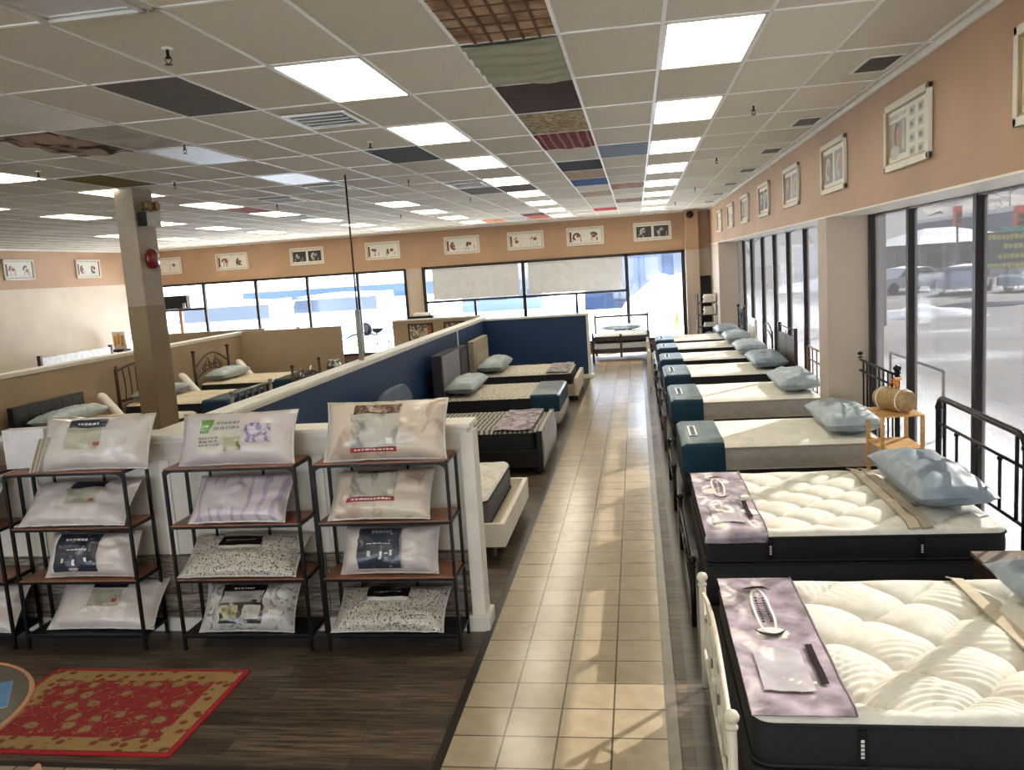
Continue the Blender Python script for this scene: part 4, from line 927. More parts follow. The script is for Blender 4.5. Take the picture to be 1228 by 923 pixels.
def fbp(u, v): z = .08+.50*v; y = (-.5+u)*(W+.06); bul = .03*math.sin(PI*v*.9+.3); return (-bl/2-.05-bul, y, z-.02*(2*u-1)**2*v)
g.grid(fbp, 20, 10); g.grid(lambda u, v: (fbp(u, v)[0]+.05, fbp(u, v)[1], fbp(u, v)[2]), 20, 10)
for v in (0, 1): g.grid(lambda u, q, v=v: (fbp(u, v)[0]+.05*q, fbp(u, v)[1], fbp(u, v)[2]), 20, 1)
for u in (0, 1): g.grid(lambda q, v, u=u: (fbp(u, v)[0]+.05*q, fbp(u, v)[1], fbp(u, v)[2]), 1, 10)
f_ = g.build('footboard', mPewter, t)
for sy in (-1, 1): g = G(); g.box(-bl/2-.06, -bl/2+.02, sy*(W/2+.01)-.03, sy*(W/2+.01)+.03, .05, .57, 0, .015); g.build('corner_post', mBlackLeather, f_)
for sx in (-1, 1):
    for sy in (-1, 1): g = G(); g.box(sx*(bl/2-.04)-.025, sx*(bl/2-.04)+.025, sy*(W/2-.03)-.025, sy*(W/2-.03)+.025, 0, .12, 0, .006); g.build('leg', mBlack, t)
for sy in (-1, 1): g = G(); g.box(-bl/2, bl/2, sy*(W/2+.01)-.015, sy*(W/2+.01)+.015, .10, .32, 0, .01); g.build('side_rail', mBlackLeather, t)
g = G()
def hbs(u, v): y = .46+(-.5+u)*1.55; zt = 1.15-.20*abs(2*u-1)**4; return (bl/2+.04, y, .2+(zt-.2)*v)
for s_ in (-.04, .04): g.grid(lambda u, v, s_=s_: (hbs(u, v)[0]+s_, hbs(u, v)[1], hbs(u, v)[2]), 24, 8)
g.grid(lambda u, q: (hbs(u, 1)[0]-.04+.08*q, hbs(u, 1)[1], hbs(u, 1)[2]+.02*math.sin(PI*q)), 24, 4)
for u in (0, 1): g.grid(lambda q, v, u=u: (hbs(u, v)[0]-.04+.08*q, hbs(u, v)[1], hbs(u, v)[2]), 1, 8)
g.build('headboard', M('blue_grey_velvet', '5f6c80', .8, bump=.1), t)
mattress('black mattress with charcoal patterned top in the blue bay', bc, 11.16, bl-.06, 1.55, .332, .575, 'flat', mBlackFab, Mspeck('charcoal_swirl', '3a3936', 'a5a295', 5, .6, thr=.5, dist=3, kind='wave', stretch=(1, 1.6, 1)), PI)
t = thing('foot_cloth', 'plum and lavender print cover on the black pewter bed', 'bed foot cover', (bc+bl/2-.42, 11.16, .58)); g = G()
g.grid(lambda u, v: (-.16+.50*u, -.76+1.52*v, .008+.006*math.sin(u*7+v*9)), 14, 30); g.grid(lambda u, v: (-.16+.50*u, -.76+1.52*v, .003+.006*math.sin(u*7+v*9)), 14, 30); g.build('satin_cloth', Mspeck('plum_floral', '4a3d47', 'b3a3b3', 4, .4, thr=.48, dist=2), t)
t = thing('binding_strip', 'cream strip lying by the partition end of the black pewter bed', 'fabric strip', (bc-.1, 10.6, .582)); g = G(); g.box(-.5, .0, -.10, .06, 0, .02, 0, .008); g.build('strip', mSheet, t)
t = bay_root('b', 'grey upholstered bed frame with tall headboard in the blue bay', 13.25, 14.97); W = 1.7
g = G(); g.loop_sides([rloop(bl+.04, W, .10, .08), rloop(bl+.07, W+.02, .2, .08), rloop(bl+.04, W, .30, .08)], caps=True); g.build('upholstered_base', M('pale_grey_upholstery', 'a8a6a4', .8, bump=.1, bscale=200), t)
for sx in (-1, 1):
    for sy in (-1, 1): g = G(); g.box(sx*(bl/2-.1)-.025, sx*(bl/2-.1)+.025, sy*(W/2-.1)-.025, sy*(W/2-.1)+.025, 0, .1, 0, .006); g.build('leg', mBlack, t)
g = G(); g.box(bl/2+.04, bl/2+.22, -W/2+.02, W/2-.30, .2, 1.27, 0, .03); h_ = g.build('headboard', mDarkGreyFab, t)
g = G(); g.box(bl/2+.02, bl/2+.05, -W/2+.04, W/2-.32, .22, 1.25, 0, .014); g.build('front_pad', mGreyFab, h_)
mattress('cream topped mattress with petrol cover in the blue bay', bc, 14.11, bl-.02, 1.66, .302, .57, 'flat', mBlackFab, mSpeck, PI)
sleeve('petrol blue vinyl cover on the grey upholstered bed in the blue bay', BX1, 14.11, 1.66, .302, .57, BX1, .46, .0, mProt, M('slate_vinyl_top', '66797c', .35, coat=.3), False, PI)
pillow('bed_pillow', 'blue pillow on the grey upholstered bed against the blue partition', 'pillow', (-2.98, 14.1, .57), 1.55, .50, .26, mTealPil, 0, PI/2, 11, .12)
# separate dark headboard standing beside
t = thing('headboard_sample', 'narrow charcoal headboard between the grey and beige headboards', 'headboard', (-3.36, 15.5, 0)); g = G(); g.box(-.06, .05, -.38, .36, 0, 1.24, 0, .03); g.build('pad', mDarkGreyFab, t)
g = G(); g.box(.05, .062, -.30, .28, .1, 1.16, 0, .006); g.build('front_panel', M('charcoal_front', '4a4952', .8), t)
t = bay_root('b', 'beige upholstered bed frame, farthest in the blue bay', 16.10, 17.85); W = 1.75
g = G(); g.box(-bl/2-.12, -bl/2-.04, -W/2, W/2, .10, .45, 0, .025); g.build('footboard', M('cream_upholstery', 'c3b8a6', .8, bump=.1, bscale=200), t)
for sy in (-1, 1): g = G(); g.box(-bl/2-.06, bl/2, sy*(W/2-.03)-.03, sy*(W/2-.03)+.03, .10, .33, 0, .02); g.build('side_rail', mTanFab, t)
g = G(); g.box(-bl/2, bl/2, -W/2+.05, W/2-.05, .2, .3); g.build('slat_base', mTanFab, t)
g = G(); g.box(bl/2, bl/2+.12, -W/2+.04, W/2-.10, 0, 1.26, 0, .02); h_ = g.build('headboard', mTanFab, t)
g = G(); g.box(bl/2-.012, bl/2+.004, -W/2+.2, W/2-.24, .35, 1.0, 0, .008); g.build('inset_panel', M('beige_inset', 'a39786', .85, bump=.1), h_)
for sy in (-1, 1): g = G(); g.box(-bl/2-.1, -bl/2-.05, sy*(W/2-.08)-.025, sy*(W/2-.08)+.025, 0, .1); g.build('leg', mBlack, t)
mattress('black sided mattress with speckled top, farthest in the blue bay', bc, 16.98, bl-.04, 1.6, .302, .57, 'flat', mBlackFab, mSpeck, PI)
t = thing('foot_cloth', 'dark printed foot cover on the beige bed farthest in the blue bay', 'bed foot cover', (bc+bl/2-.25, 16.98, .574)); g = G()
g.grid(lambda u, v: (-.26+.46*u, -.78+1.56*v, .008+.004*math.sin(u*7+v*9)), 10, 20); g.grid(lambda u, v: (-.26+.46*u, -.78+1.56*v, .003+.004*math.sin(u*7+v*9)), 10, 20); g.build('printed_cloth', Mspeck('grey_floral', '3c3940', 'b0a8ac', 8, .5, thr=.5, dist=1), t)
pillow('bed_pillow', 'grey green pillow on the beige bed farthest in the blue bay', 'pillow', (-2.95, 16.95, .57), 1.5, .52, .28, mTealPil, 0, PI/2, 15, .10)
# ================================================================== SHELVES AND BAGGED PILLOWS
TZ = (1.37, .950, .545, .125)
def shelf_unit(x0, x1, label):
    t = thing('shelving_unit', label, 'shelf', ((x0+x1)/2, 5.55, 0), 0, 'shelving units against the white partition'); w_ = (x1-x0)/2; d_ = .145; r = .011
    for sx in (-1, 1):
        # each side frame is one bent bar, rounded at the top corner of the front
        for sy in (-1, 1): g = G(); g.box(sx*w_-r, sx*w_+r, sy*d_-r, sy*d_+r, 0, 1.35, 0, .003); g.build('leg', mBlack, t)
        for z in TZ: g = G(); g.box(sx*w_-r*.8, sx*w_+r*.8, -d_, d_, z-.028, z-.008, 0, .003); g.build('cross_bar', mBlack, t)
    for k, z in enumerate(TZ):
        g = G()
        for sy in (-1, 1): g.box(-w_, w_, sy*d_-r*.8, sy*d_+r*.8, z-.030, z-.008, 0, .003)
        if k == 0:
            for sx in (-1, 1):
                for q in range(6):
                    a = PI/2*q/6; b_ = PI/2*(q+1)/6; c = .07
                    p0 = (sx*(w_-c+c*math.cos(a)), -d_, z-.03-c+c*math.sin(a)); p1 = (sx*(w_-c+c*math.cos(b_)), -d_, z-.03-c+c*math.sin(b_))
                    g.quad((p0[0], -d_-r*.7, p0[2]), (p1[0], -d_-r*.7, p1[2]), (sx*w_, -d_-r*.7, z-.02), (sx*w_, -d_-r*.7, z-.02))
        g.build('shelf_rail', mBlack, t)
        g = G(); g.box(-w_+.004, w_-.004, -d_-.012, d_+.010, z-.010, z, 0, .003); g.build('shelf_board', mWoodShelf if k < 3 else M('black_mesh', '1a1a1c', .5, .3), t)  # lowest board black, the upper ones walnut
    for q in (-.30, .12): g = G(); g.box(q-.008, q+.008, d_-.008, d_+.008, .11, 1.35, 0, .002); g.build('rear_bar', mBlack, t)
    return t
SH = [(-5.79, -4.80), (-4.68, -3.72), (-3.40, -2.42), (-2.28, -1.33)]
for (a, b_), lb in zip(SH, ('black and walnut shelving unit cut off by the frame edge', 'black and walnut shelving unit behind the red rug', 'black and walnut shelving unit holding the green labelled pillow', 'black and walnut shelving unit nearest the tile aisle')): shelf_unit(a, b_, lb)
def P(n, c, **k): return M(n, c, .38, var=k.get('var', .05), scale=k.get('scale', 9), bump=k.get('bump', .35), bscale=k.get('bs', 18), coat=.75)
pWhite = P('bagged_white_cotton', 'd2cbc9'); pGreyW = P('bagged_grey_white', 'c6c1c2', bump=.25, bs=60)
pLav = Mspeck('bagged_lavender_white', 'cbc2c8', 'd6cfd0', 3, .38, .75, thr=.5, bump=.3)
pLavLoop = Mspeck('bagged_purple_loops', 'b3a2ba', 'cdc5cc', 3, .38, .75, thr=.22, kind='wave', dist=9, bump=.3)
pBeige = Mspeck('bagged_beige_floral', 'b59f90', 'd2c6b8', 5, .38, .75, thr=.40, dist=1.2, bump=.4)
pSpeck = Mspeck('bagged_black_fleck', '35322f', 'cdc9bf', 75, .38, .7, thr=.44, dist=.8, bump=.3)
pSilver = Mspeck('bagged_silver_swirl', '77777a', 'cccbc9', 9, .3, .8, thr=.42, dist=3, bump=.5)
lNavy = M('navy_label', '2a3348', .35, coat=.6); lNavyB = M('midnight_label', '1c2030', .3, coat=.6); lSage = M('sage_film_label', 'a9aa9a', .3, var=.06, coat=.7); lPaper = M('label_paper', 'cfccc0', .4, coat=.5, var=.05)
lGreen = M('leaf_green_label', '5e9438', .4, coat=.4); lOlive = Mspeck('olive_photo', '6f7042', 'b5af92', 10, .4, .4, thr=.5); lPurple = Mspeck('lavender_flower_print', '7d6396', 'cbc2cb', 22, .4, .6, thr=.47, dist=1)
lBrown = Mspeck('feather_photo', '4b362c', '8d7667', 14, .4, .5, thr=.5, dist=2); lRed = M('red_label_band', '96282c', .4, coat=.4); lPhoto = Mspeck('pale_duck_photo', '8a8a82', 'bdbcb2', 4, .4, .5, thr=.42, dist=2)
lBlack = M('glossy_black_label', '1b1a1d', .22, coat=.8); lGrey = M('grey_label', '8d8d8c', .3, coat=.5, var=.12, scale=6); lWht = M('white_label_print', 'e4e2de', .4, coat=.3); lDot = M('red_seal', 'a8483c', .4)
def strokes(rows, u0, u1, v0, v1, m, off=.0065, seed=1):
    rnd = random.Random(seed); out = []
    for r_ in range(rows):
        v = v0+(v1-v0)*(r_+.15)/rows; vv = v+(v1-v0)*.55/rows; u = u0
        while u < u1-.01:
            w_ = rnd.uniform(.012, .04); out.append(('lettering', u, min(u+w_, u1), v, vv, m, off)); u += w_+.010
    return out
def lettered(root, w_, d_, h_, seed, amp, xf, segs): pass
def bagpil(label, x, row, w_, d_, h_, mt, tilt, seed, labels, rz=0, lets=(), amp=.12, y=5.53):
    t = pillow('bagged_pillow', label, 'packaged pillow', (x, y, TZ[row]), w_, d_, h_, mt, tilt, rz, seed, amp, True, labels, 'bagged pillows on the shelving units')
    if lets:
        R = Matrix.Rotation(rz, 4, 'Z') @ Matrix.Rotation(tilt, 4, 'X')
        zs = [(R @ pil_pt(-1+i/10, -1+j/10, s_, w_, d_, h_, seed, amp)).z for i in range(21) for j in range(21) for s_ in (-1, 1)]
        xf = Matrix.Translation((0, 0, -sorted(zs)[8]+.003)) @ R
        by = {}
        for nm, u0, u1, v0, v1, m, off in lets: by.setdefault(m.name, (m, []))[1].append((u0, u1, v0, v1, off))
        for m, L in by.values():
            g = G()
            for u0, u1, v0, v1, off in L: g.grid(lambda u, v: pil_pt(2*u-1, 2*v-1, 1, w_, d_, h_, seed, amp)+Vector((0, 0, off)), 2, 2, 0, True, u0, u1, v0, v1)
            g.build('lettering', m, t, xf)
    return t
def D(a): return a*PI/180
# unit behind the rug
bagpil('bagged white pillow with navy and sage label on top of the unit behind the rug', -3.98, 0, .86, .40, .24, pWhite, D(64), 1, [('label', .28, .62, .30, .74, lSage, .004), ('label_header', .30, .66, .72, .90, lNavy, .006), ('seal', .58, .63, .36, .43, lDot, .007)], lets=strokes(1, .40, .60, .76, .84, lWht, .009, 3))
bagpil('bagged grey white pillow on the second shelf of the unit behind the rug', -4.18, 1, .84, .38, .18, pGreyW, D(42), 2, [('label', .40, .72, .34, .70, lSage, .004), ('label_header', .44, .76, .72, .92, lNavyB, .006), ('seal', .66, .71, .38, .45, lDot, .007)])
def wrap_labels(): return [('band', .14, .66, .06, .94, lNavy, .004), ('band_edge', .12, .145, .06, .94, lWht, .005)]
wl_ = strokes(1, .26, .52, .74, .84, lWht, .008, 5)+strokes(1, .28, .50, .52, .56, lWht, .008, 6)+[('x', .24, .27, .24, .34, lWht, .008), ('x', .38, .41, .18, .32, lWht, .008), ('x', .52, .55, .26, .36, lWht, .008)]
bagpil('bagged pillow in a navy wrap band on the third shelf behind the rug', -4.13, 2, .72, .33, .24, pWhite, D(62), 3, wrap_labels(), lets=wl_)
bagpil('bagged white pillow with black header on the lowest shelf behind the rug', -4.11, 3, .86, .40, .19, pWhite, D(44), 4, [('label', .36, .68, .34, .70, lSage, .004), ('label_header', .36, .70, .72, .92, lNavyB, .006), ('seal', .60, .65, .42, .49, lDot, .007)], y=5.60)
# middle unit
bagpil('bagged lavender pillow with green square label on top of the middle unit', -2.87, 0, .86, .38, .24, pLav, D(66), 5, [('label', .20, .60, .16, .82, lPaper, .004), ('green_square', .22, .33, .56, .82, lGreen, .006), ('corner_photo', .44, .59, .18, .46, lOlive, .006), ('flower_print', .62, .86, .34, .72, lPurple, .004)],
       lets=strokes(1, .24, .31, .66, .72, lWht, .009, 1)+strokes(2, .36, .57, .60, .80, lGrey, .008, 2)+strokes(3, .23, .40, .28, .50, lGrey, .008, 4))
bagpil('bagged lavender pillow with purple loops on the second shelf of the middle unit', -2.89, 1, .72, .38, .18, pLavLoop, D(46), 6, [('plain_film', .12, .62, .20, .70, P('lavender_plain', 'cbc4c9'), .003)])
bagpil('bagged black flecked pillow lying on the third shelf of the middle unit', -2.92, 2, .88, .38, .17, pSpeck, D(30), 7, [('label', .28, .66, .58, .92, lBlack, .005), ('label_edge', .28, .66, .50, .58, lWht, .005)], lets=strokes(1, .34, .60, .70, .76, lGrey, .008, 4))
bagpil('bagged silver swirled pillow with black panel label on the lowest shelf of the middle unit', -2.92, 3, .72, .36, .20, pSilver, D(54), 8, [('label', .22, .70, .10, .92, lBlack, .004), ('label_band', .24, .68, .52, .76, lGrey, .006), ('label_photo', .26, .44, .18, .46, lOlive, .006), ('label_photo', .49, .67, .18, .46, lPhoto, .006)], lets=strokes(1, .36, .58, .80, .86, lWht, .008, 7))
# aisle unit
bagpil('bagged beige floral pillow with feather header and red strip on top of the aisle unit', -1.77, 0, .86, .42, .26, pBeige, D(64), 9, [('label', .24, .64, .12, .74, lPhoto, .004), ('feather_photo', .27, .67, .72, .90, lBrown, .006), ('red_strip', .24, .64, .07, .14, lRed, .007)], lets=strokes(1, .28, .62, .085, .125, lWht, .010, 9)+[('x', .55, .61, .18, .28, lWht, .008)])
bagpil('bagged beige floral pillow with red strip on the second shelf of the aisle unit', -1.84, 1, .72, .38, .20, pBeige, D(48), 10, [('label', .20, .68, .30, .82, lPhoto, .004), ('feather_photo', .26, .66, .82, .92, lBrown, .006), ('red_strip', .20, .68, .22, .31, lRed, .007)], lets=strokes(1, .25, .66, .24, .29, lWht, .010, 11)+[('x', .59, .66, .34, .44, lWht, .008)])
bagpil('bagged pillow in a navy wrap band on the third shelf of the aisle unit', -1.81, 2, .70, .34, .25, pWhite, D(62), 11, [('band', .20, .66, .05, .90, lNavy, .004), ('band_edge', .65, .67, .05, .90, lGrey, .005)], lets=strokes(1, .32, .54, .76, .88, lGrey, .008, 12)+strokes(1, .30, .55, .54, .57, lWht, .008, 6)+[('x', .30, .33, .28, .40, lWht, .008), ('x', .42, .45, .22, .38, lWht, .008), ('x', .55, .58, .30, .42, lWht, .008)])
bagpil('bagged black flecked pillow lying on the lowest shelf of the aisle unit', -1.84, 3, .80, .38, .18, pSpeck, D(30), 12, [('label', .26, .66, .60, .92, lBlack, .005), ('label_edge', .26, .66, .52, .60, lWht, .005)], lets=strokes(1, .34, .60, .72, .77, lGrey, .008, 14))
# edge unit, partly in frame
bagpil('bagged pale pillow on top of the unit cut off by the frame edge', -5.25, 0, .80, .44, .26, pWhite, D(60), 13, [])
bagpil('bagged pale pillow on the lowest shelf of the unit cut off by the frame edge', -5.15, 3, .70, .38, .18, pWhite, D(50), 14, [])
bagpil('bagged grey pillow on the second shelf of the unit cut off by the frame edge', -5.25, 1, .72, .38, .18, pGreyW, D(50), 17, [])
t = thing('folded_mattress_pad', 'pale folded pad in clear wrap leaning beside the top white pillow', 'bedding pack', (-4.60, 5.60, TZ[0]+.002), .1, None)
g = G(); g.obox((0, 0, .15), (.16, 0, .0), (0, .05, 0), (0, .0, .148)); o = g.build('pad', pGreyW, t)
t = thing('care_booklet', 'striped paper booklet leaning against the top white pillow', 'booklet', (-4.42, 5.41, TZ[0]+.004)); 
g = G()
for k in range(5): g.obox((.03+k*.012, -.0+k*.004, .125), (.004, 0, 0), (0, .030, 0), (.045, .012, .12), k % 2)
g.build('pages', [lPaper, M('tan_paper', 'a89a80', .6)], t)
# ================================================================== RUG, TABLE, CHAIR
hx_, hy_ = .735, .515
g = G(); lo = [rloop(2*hx_, 2*hy_, 0, .01, 2), rloop(2*hx_, 2*hy_, .008, .01, 2), rloop(2*hx_-.01, 2*hy_-.01, .011, .01, 2)]; g.loop_sides(lo, caps=True)
o = g.build('area_rug', rug_mat(hx_, hy_)); o.location = (-3.475, 4.575, .001); tag(o, 'red oriental style rug with tan border on the dark plank floor', 'rug')
t = thing('round_table', 'round table with grey top and tan edge beside the red rug', 'table', (-3.50, 3.10, 0)); mTT = M('grey_green_laminate', '5f5e52', .35, var=.04); mTE = M('peach_edge', 'b3825f', .4)
g = G(); g.lathe([(.002, .735), (.60, .735), (.602, .75), (.002, .752)], n=64, caps=False); g.build('table_top', mTT, t)
g = G(); g.tube([(.602*math.cos(2*PI*i/64), .602*math.sin(2*PI*i/64), .742) for i in range(64)], .013, 8, closed=True); g.build('edge_band', mTE, t)
g = G(); g.lathe([(.30, 0), (.29, .02), (.05, .05), (.035, .10), (.035, .70), (.12, .73)], n=24); g.build('pedestal', mBlack, t)
def card(loc, rz, lb, c1, sx=.11, sy=.15):
    o_ = thing('brochure', lb, 'brochure', loc, rz, 'brochures on the round table'); g = G(); g.box(-sx, sx, -sy, sy, 0, .003); g.build('sheet', mLogoW, o_)
    g = G(); g.quad((-sx, -sy, .0035), (sx, -sy, .0035), (sx, sy, .0035), (-sx*.2, sy, .0035)); g.quad((-sx*.9, 0, .004), (-sx*.3, -.02, .004), (0, sy*.8, .004), (-sx*.4, sy*.8, .004)); g.build('blue_print', c1, o_)
card((-3.16, 3.32, .754), .6, 'blue and white brochure on the round table', M('brochure_blue', '1f6da8', .35))
t = thing('dining_chair', 'pale wooden chair whose back just enters the frame beside the rug', 'chair', (-2.11, 2.30, 0), 1.2); mCh = M('pale_peach_wood', 'b58a6e', .4, var=.08, stretch=(1, 1, 4))
g = G(); g.box(-.22, .22, -.22, .22, .43, .46, 0, .012); g.build('seat', mCh, t)
for sx in (-.19, .19):
    for sy in (-.19, .19): g = G(); g.tube([(sx, sy, .43), (sx*1.05, sy*1.05, 0)], [.018, .013], 8); g.build('leg', mCh, t)
for sx in (-.19, .19): g = G(); g.tube([(sx, .2, .46), (sx*1.02, .26, .88)], .014, 8); g.build('back_post', mCh, t)
g = G(); f = lambda u, v: (-.22+.44*u, .25+.03*math.sin(PI*u)+.02*v, .70+.20*v-.05*math.sin(PI*u)*v)
g.grid(f, 14, 4); g.grid(lambda u, v: (f(u, v)[0], f(u, v)[1]+.018, f(u, v)[2]), 14, 4)
for v in (0, 1): g.grid(lambda u, q, v=v: (f(u, v)[0], f(u, v)[1]+.018*q, f(u, v)[2]), 14, 1)
g.build('backrest', mCh, t)
# ================================================================== TAN BAY BEDS (heads on the long tan partition)
def tan_bed(y0, y1, fl_, ml, pl, seed, dark=True, x1=-7.25, z=.66):
    xa = -9.28; t = thing('bed', fl_, 'bed', ((xa+x1)/2, (y0+y1)/2, 0), PI, 'beds by the tan partition'); W = y1-y0; L = x1-xa
    foundation(t, L, W, .16, .40, mBlackFab); legs(t, W, L/2-.1, .16, mBlack)
    mattress(ml, (xa+x1)/2, (y0+y1)/2, L, W, .402, z, 'flat', mBlackFab, mCreamSheet, PI, seed=seed)
    pillow('bed_pillow', pl, 'pillow', (xa+.30, (y0+y1)/2, z), W*.86, .46, .24, mTealPil if seed != 22 else mBluePil, 0, PI/2, seed, .12)
    return t, W, L
t, W, L = tan_bed(11.1, 12.75, 'bed frame with black tufted headboard by the tan partition', 'beige covered mattress before the black tufted headboard', 'grey teal pillow before the black tufted headboard', 21)
g = G(); g.box(L/2+.02, L/2+.12, -W/2, W/2, .2, 1.06, 0, .02); h_ = g.build('headboard', mBlackLeather, t)
for k in range(6): y = -W/2+.06+(W-.12)*k/6; g = G(); g.box(L/2+.016, L/2+.04, y+.01, y+(W-.12)/6-.01, .42, 1.02, 0, .03); g.build('tufted_panel', M('black_leather_sheen', '242428', .28, coat=.3), h_)
t, W, L = tan_bed(13.75, 15.35, 'bed frame with curved slat headboard by the tan partition', 'beige covered mattress behind the column', 'blue pillow on the bed behind the column', 22)
hx = L/2+.06
for sy in (-1, 1): tube_part('headboard_post', [(hx, sy*W/2, 0), (hx, sy*W/2, 1.28), (hx, sy*(W/2-.04), 1.36)], .032, t, mWoodDark)
tube_part('top_rail', [(hx, -W/2+W*i/16, 1.28+.09*math.sin(PI*i/16)) for i in range(17)], .028, t, mWoodDark); tube_part('lower_rail', [(hx, -W/2, .72), (hx, W/2, .72)], .022, t, mWoodDark)
for k in range(1, 8): y = -W/2+W*k/8; tube_part('slat', bez((hx, y, .72), (hx+.02, y*.82, 1.0), (hx, y*1.02, 1.30), 8), .012, t, mWoodDark)
fx = -L/2-.08
for sy in (-1, 1): finial_post(t, fx, sy*W/2, .82, mPewter, .03, 'footboard_post')
tube_part('footboard_rail', [(fx, -W/2, .76), (fx, W/2, .76)], .03, t, mPewter)
for k in range(1, 6): g = G(); g.box(fx-.01, fx+.01, -W/2+W*k/6-.04, -W/2+W*k/6+.04, .3, .74, 0, .005); g.build('footboard_slat', M('footboard_pewter_dark', '55504c', .35, .4), t)
sleeve('dark teal cover over the foot of the bed behind the column', -7.25, 14.55, 1.6, .402, .66, -7.25, .50, -.05, mProt, mProt, False, PI)
t, W, L = tan_bed(16.45, 17.95, 'iron bed frame with scrolled arch headboard by the tan partition', 'beige covered mattress before the scrolled arch headboard', 'teal pillow before the scrolled arch headboard', 23)
hx = L/2+.06; mIron = M('bronze_iron', '3b2c26', .4, .5)
for sy in (-1, 1): finial_post(t, hx, sy*W/2, 1.36, mIron, .03, 'headboard_post')
tube_part('arch_rail', [(hx, -W/2+W*i/20, .98+.27*math.sin(PI*i/20)) for i in range(21)], .018, t, mIron); tube_part('inner_arch', [(hx, -W/2+W*i/20, .72+.20*math.sin(PI*i/20)) for i in range(21)], .016, t, mIron)
for s_ in (-1, 1):
    for (c, z, r) in ((.22, 1.05, .11), (.38, .95, .08), (.1, .98, .07)): tube_part('scroll', scroll(s_*c, z, r, PI/2, s_*1.1, x=hx, n=16), .011, t, mIron)
fx = -L/2-.08
for sy in (-1, 1): finial_post(t, fx, sy*W/2, .95, mIron, .03, 'footboard_post')
tube_part('footboard_rail', [(fx, -W/2, .62), (fx, W/2, .62)], .018, t, mIron)
for s_ in (-1, 1): tube_part('footboard_scroll', scroll(s_*.3, .68, .14, PI/2, s_*1.1, x=fx, n=16), .014, t, mChrome)
sleeve('navy cover over the foot of the iron bed', -7.25, 17.2, 1.5, .402, .66, -7.25, .35, -.02, mProt, mBlackFab, False, PI)
for k, (y, lb) in enumerate(((13.25, 'white round ended tube pillow between the tufted and slat headboards'), (15.9, 'white tube pillow between the slat and arch headboards'), (18.4, 'white tube pillow past the arch headboard'))):
    t = thing('bolster', lb, 'bolster', (-9.30, y, 0), 0, 'white bolsters standing between the tan bay beds'); g = G(); g.tube([(.66, 0, .04), (.64, 0, .08), (.58, 0, .15), (-.02, 0, .88), (-.055, 0, .925), (-.075, 0, .95)], [.03, .07, .085, .085, .06, .015], 14); g.build('cushion', mWhite, t)
# things along the cream side wall
t = thing('bed', 'white slatted bed frame along the cream side wall beyond the tan partition', 'bed', (-14.9, 20.4, 0))
for sy in (-1, 1): g = G(); g.box(-.05, .05, sy*1.45-.04, sy*1.45+.04, 0, 1.26, 0, .008); g.build('headboard_post', mWoodDark, t)
g = G(); g.box(-.03, .03, -1.41, 1.41, .35, 1.20, 0, .01); g.build('headboard_panel', M('glossy_white_panel', 'd8d8dc', .3), t)
g = G(); g.box(.03, 2.0, -1.3, 1.3, .25, .62, 0, .05); g.build('padded_base', mSheet, t)
t = thing('display_stand', 'small black stand with yellow and white display by the cream side wall', 'display stand', (-15.2, 22.75, 0), -.2)
for sx in (-.22, .22):
    for sy in (-.12, .12): g = G(); g.box(sx-.02, sx+.02, sy-.02, sy+.02, 0, .98, 0, .004); g.build('leg', mBlack, t)
g = G(); g.box(-.26, .26, -.16, .16, .98, 1.06, 0, .01); g.build('table_top', mBlack, t)
g = G(); g.obox((0, 0, 1.32), (.24, 0, 0), (0, .01, .004), (0, -.02, .25), 0)
for k in range(3): g.obox((-.15+.14*k, -.02, 1.30+.05*(k % 2)), (.045, 0, .01), (0, .006, 0), (.02, -.01, .16), 1)
g.build('display_board', [mWhite, M('amber_print', 'c98f2c', .5)], t)
# framed art standing in front of the far tan partition
for k, (x, lb) in enumerate(((-5.55, 'square framed art with rust edge on the tan partition beyond the blue wall'), (-4.65, 'narrow framed art on the tan partition beyond the blue wall'))):
    t = thing('framed_art', lb, 'picture', (x, 20.97, 1.17)); w_ = .33 if k == 0 else .28
    g = G()
    for a in ((-w_, w_, .20, .24), (-w_, w_, -.24, -.20), (-w_, -w_+.04, -.24, .24), (w_-.04, w_, -.24, .24)): g.box(a[0], a[1], -.03, .008, a[2], a[3], 0, .005)
    g.build('frame', mWoodDark, t); g = G(); g.box(-w_+.04, w_-.04, -.012, .002, -.2, .2, 0); g.box(w_-.14, w_-.04, -.016, -.012, -.2, .2, 1); g.build('canvas', [Mspeck('abstract_canvas', '4d4640', 'bdb19c', 9, .6, thr=.5, dist=2), inks[0]], t)
t = thing('glass_vase_set', 'chrome and glass ornaments on a low stand past the tan end wall', 'ornament', (-6.85, 18.0, 0))
g = G(); g.box(-.2, .2, -.2, .2, 0, .62, 0, .01); g.build('base', mWoodDark, t)
for k, (dx, dy, r) in enumerate(((-.09, .05, .09), (.08, -.06, .11), (.07, .1, .07))): g = G(); g.lathe([(r*.5, .62), (r, .68), (r*1.05, .76), (r*.5, .84), (r*.7, .88)], c=(dx, dy, 0), n=16); g.build('vase', mChrome, t)
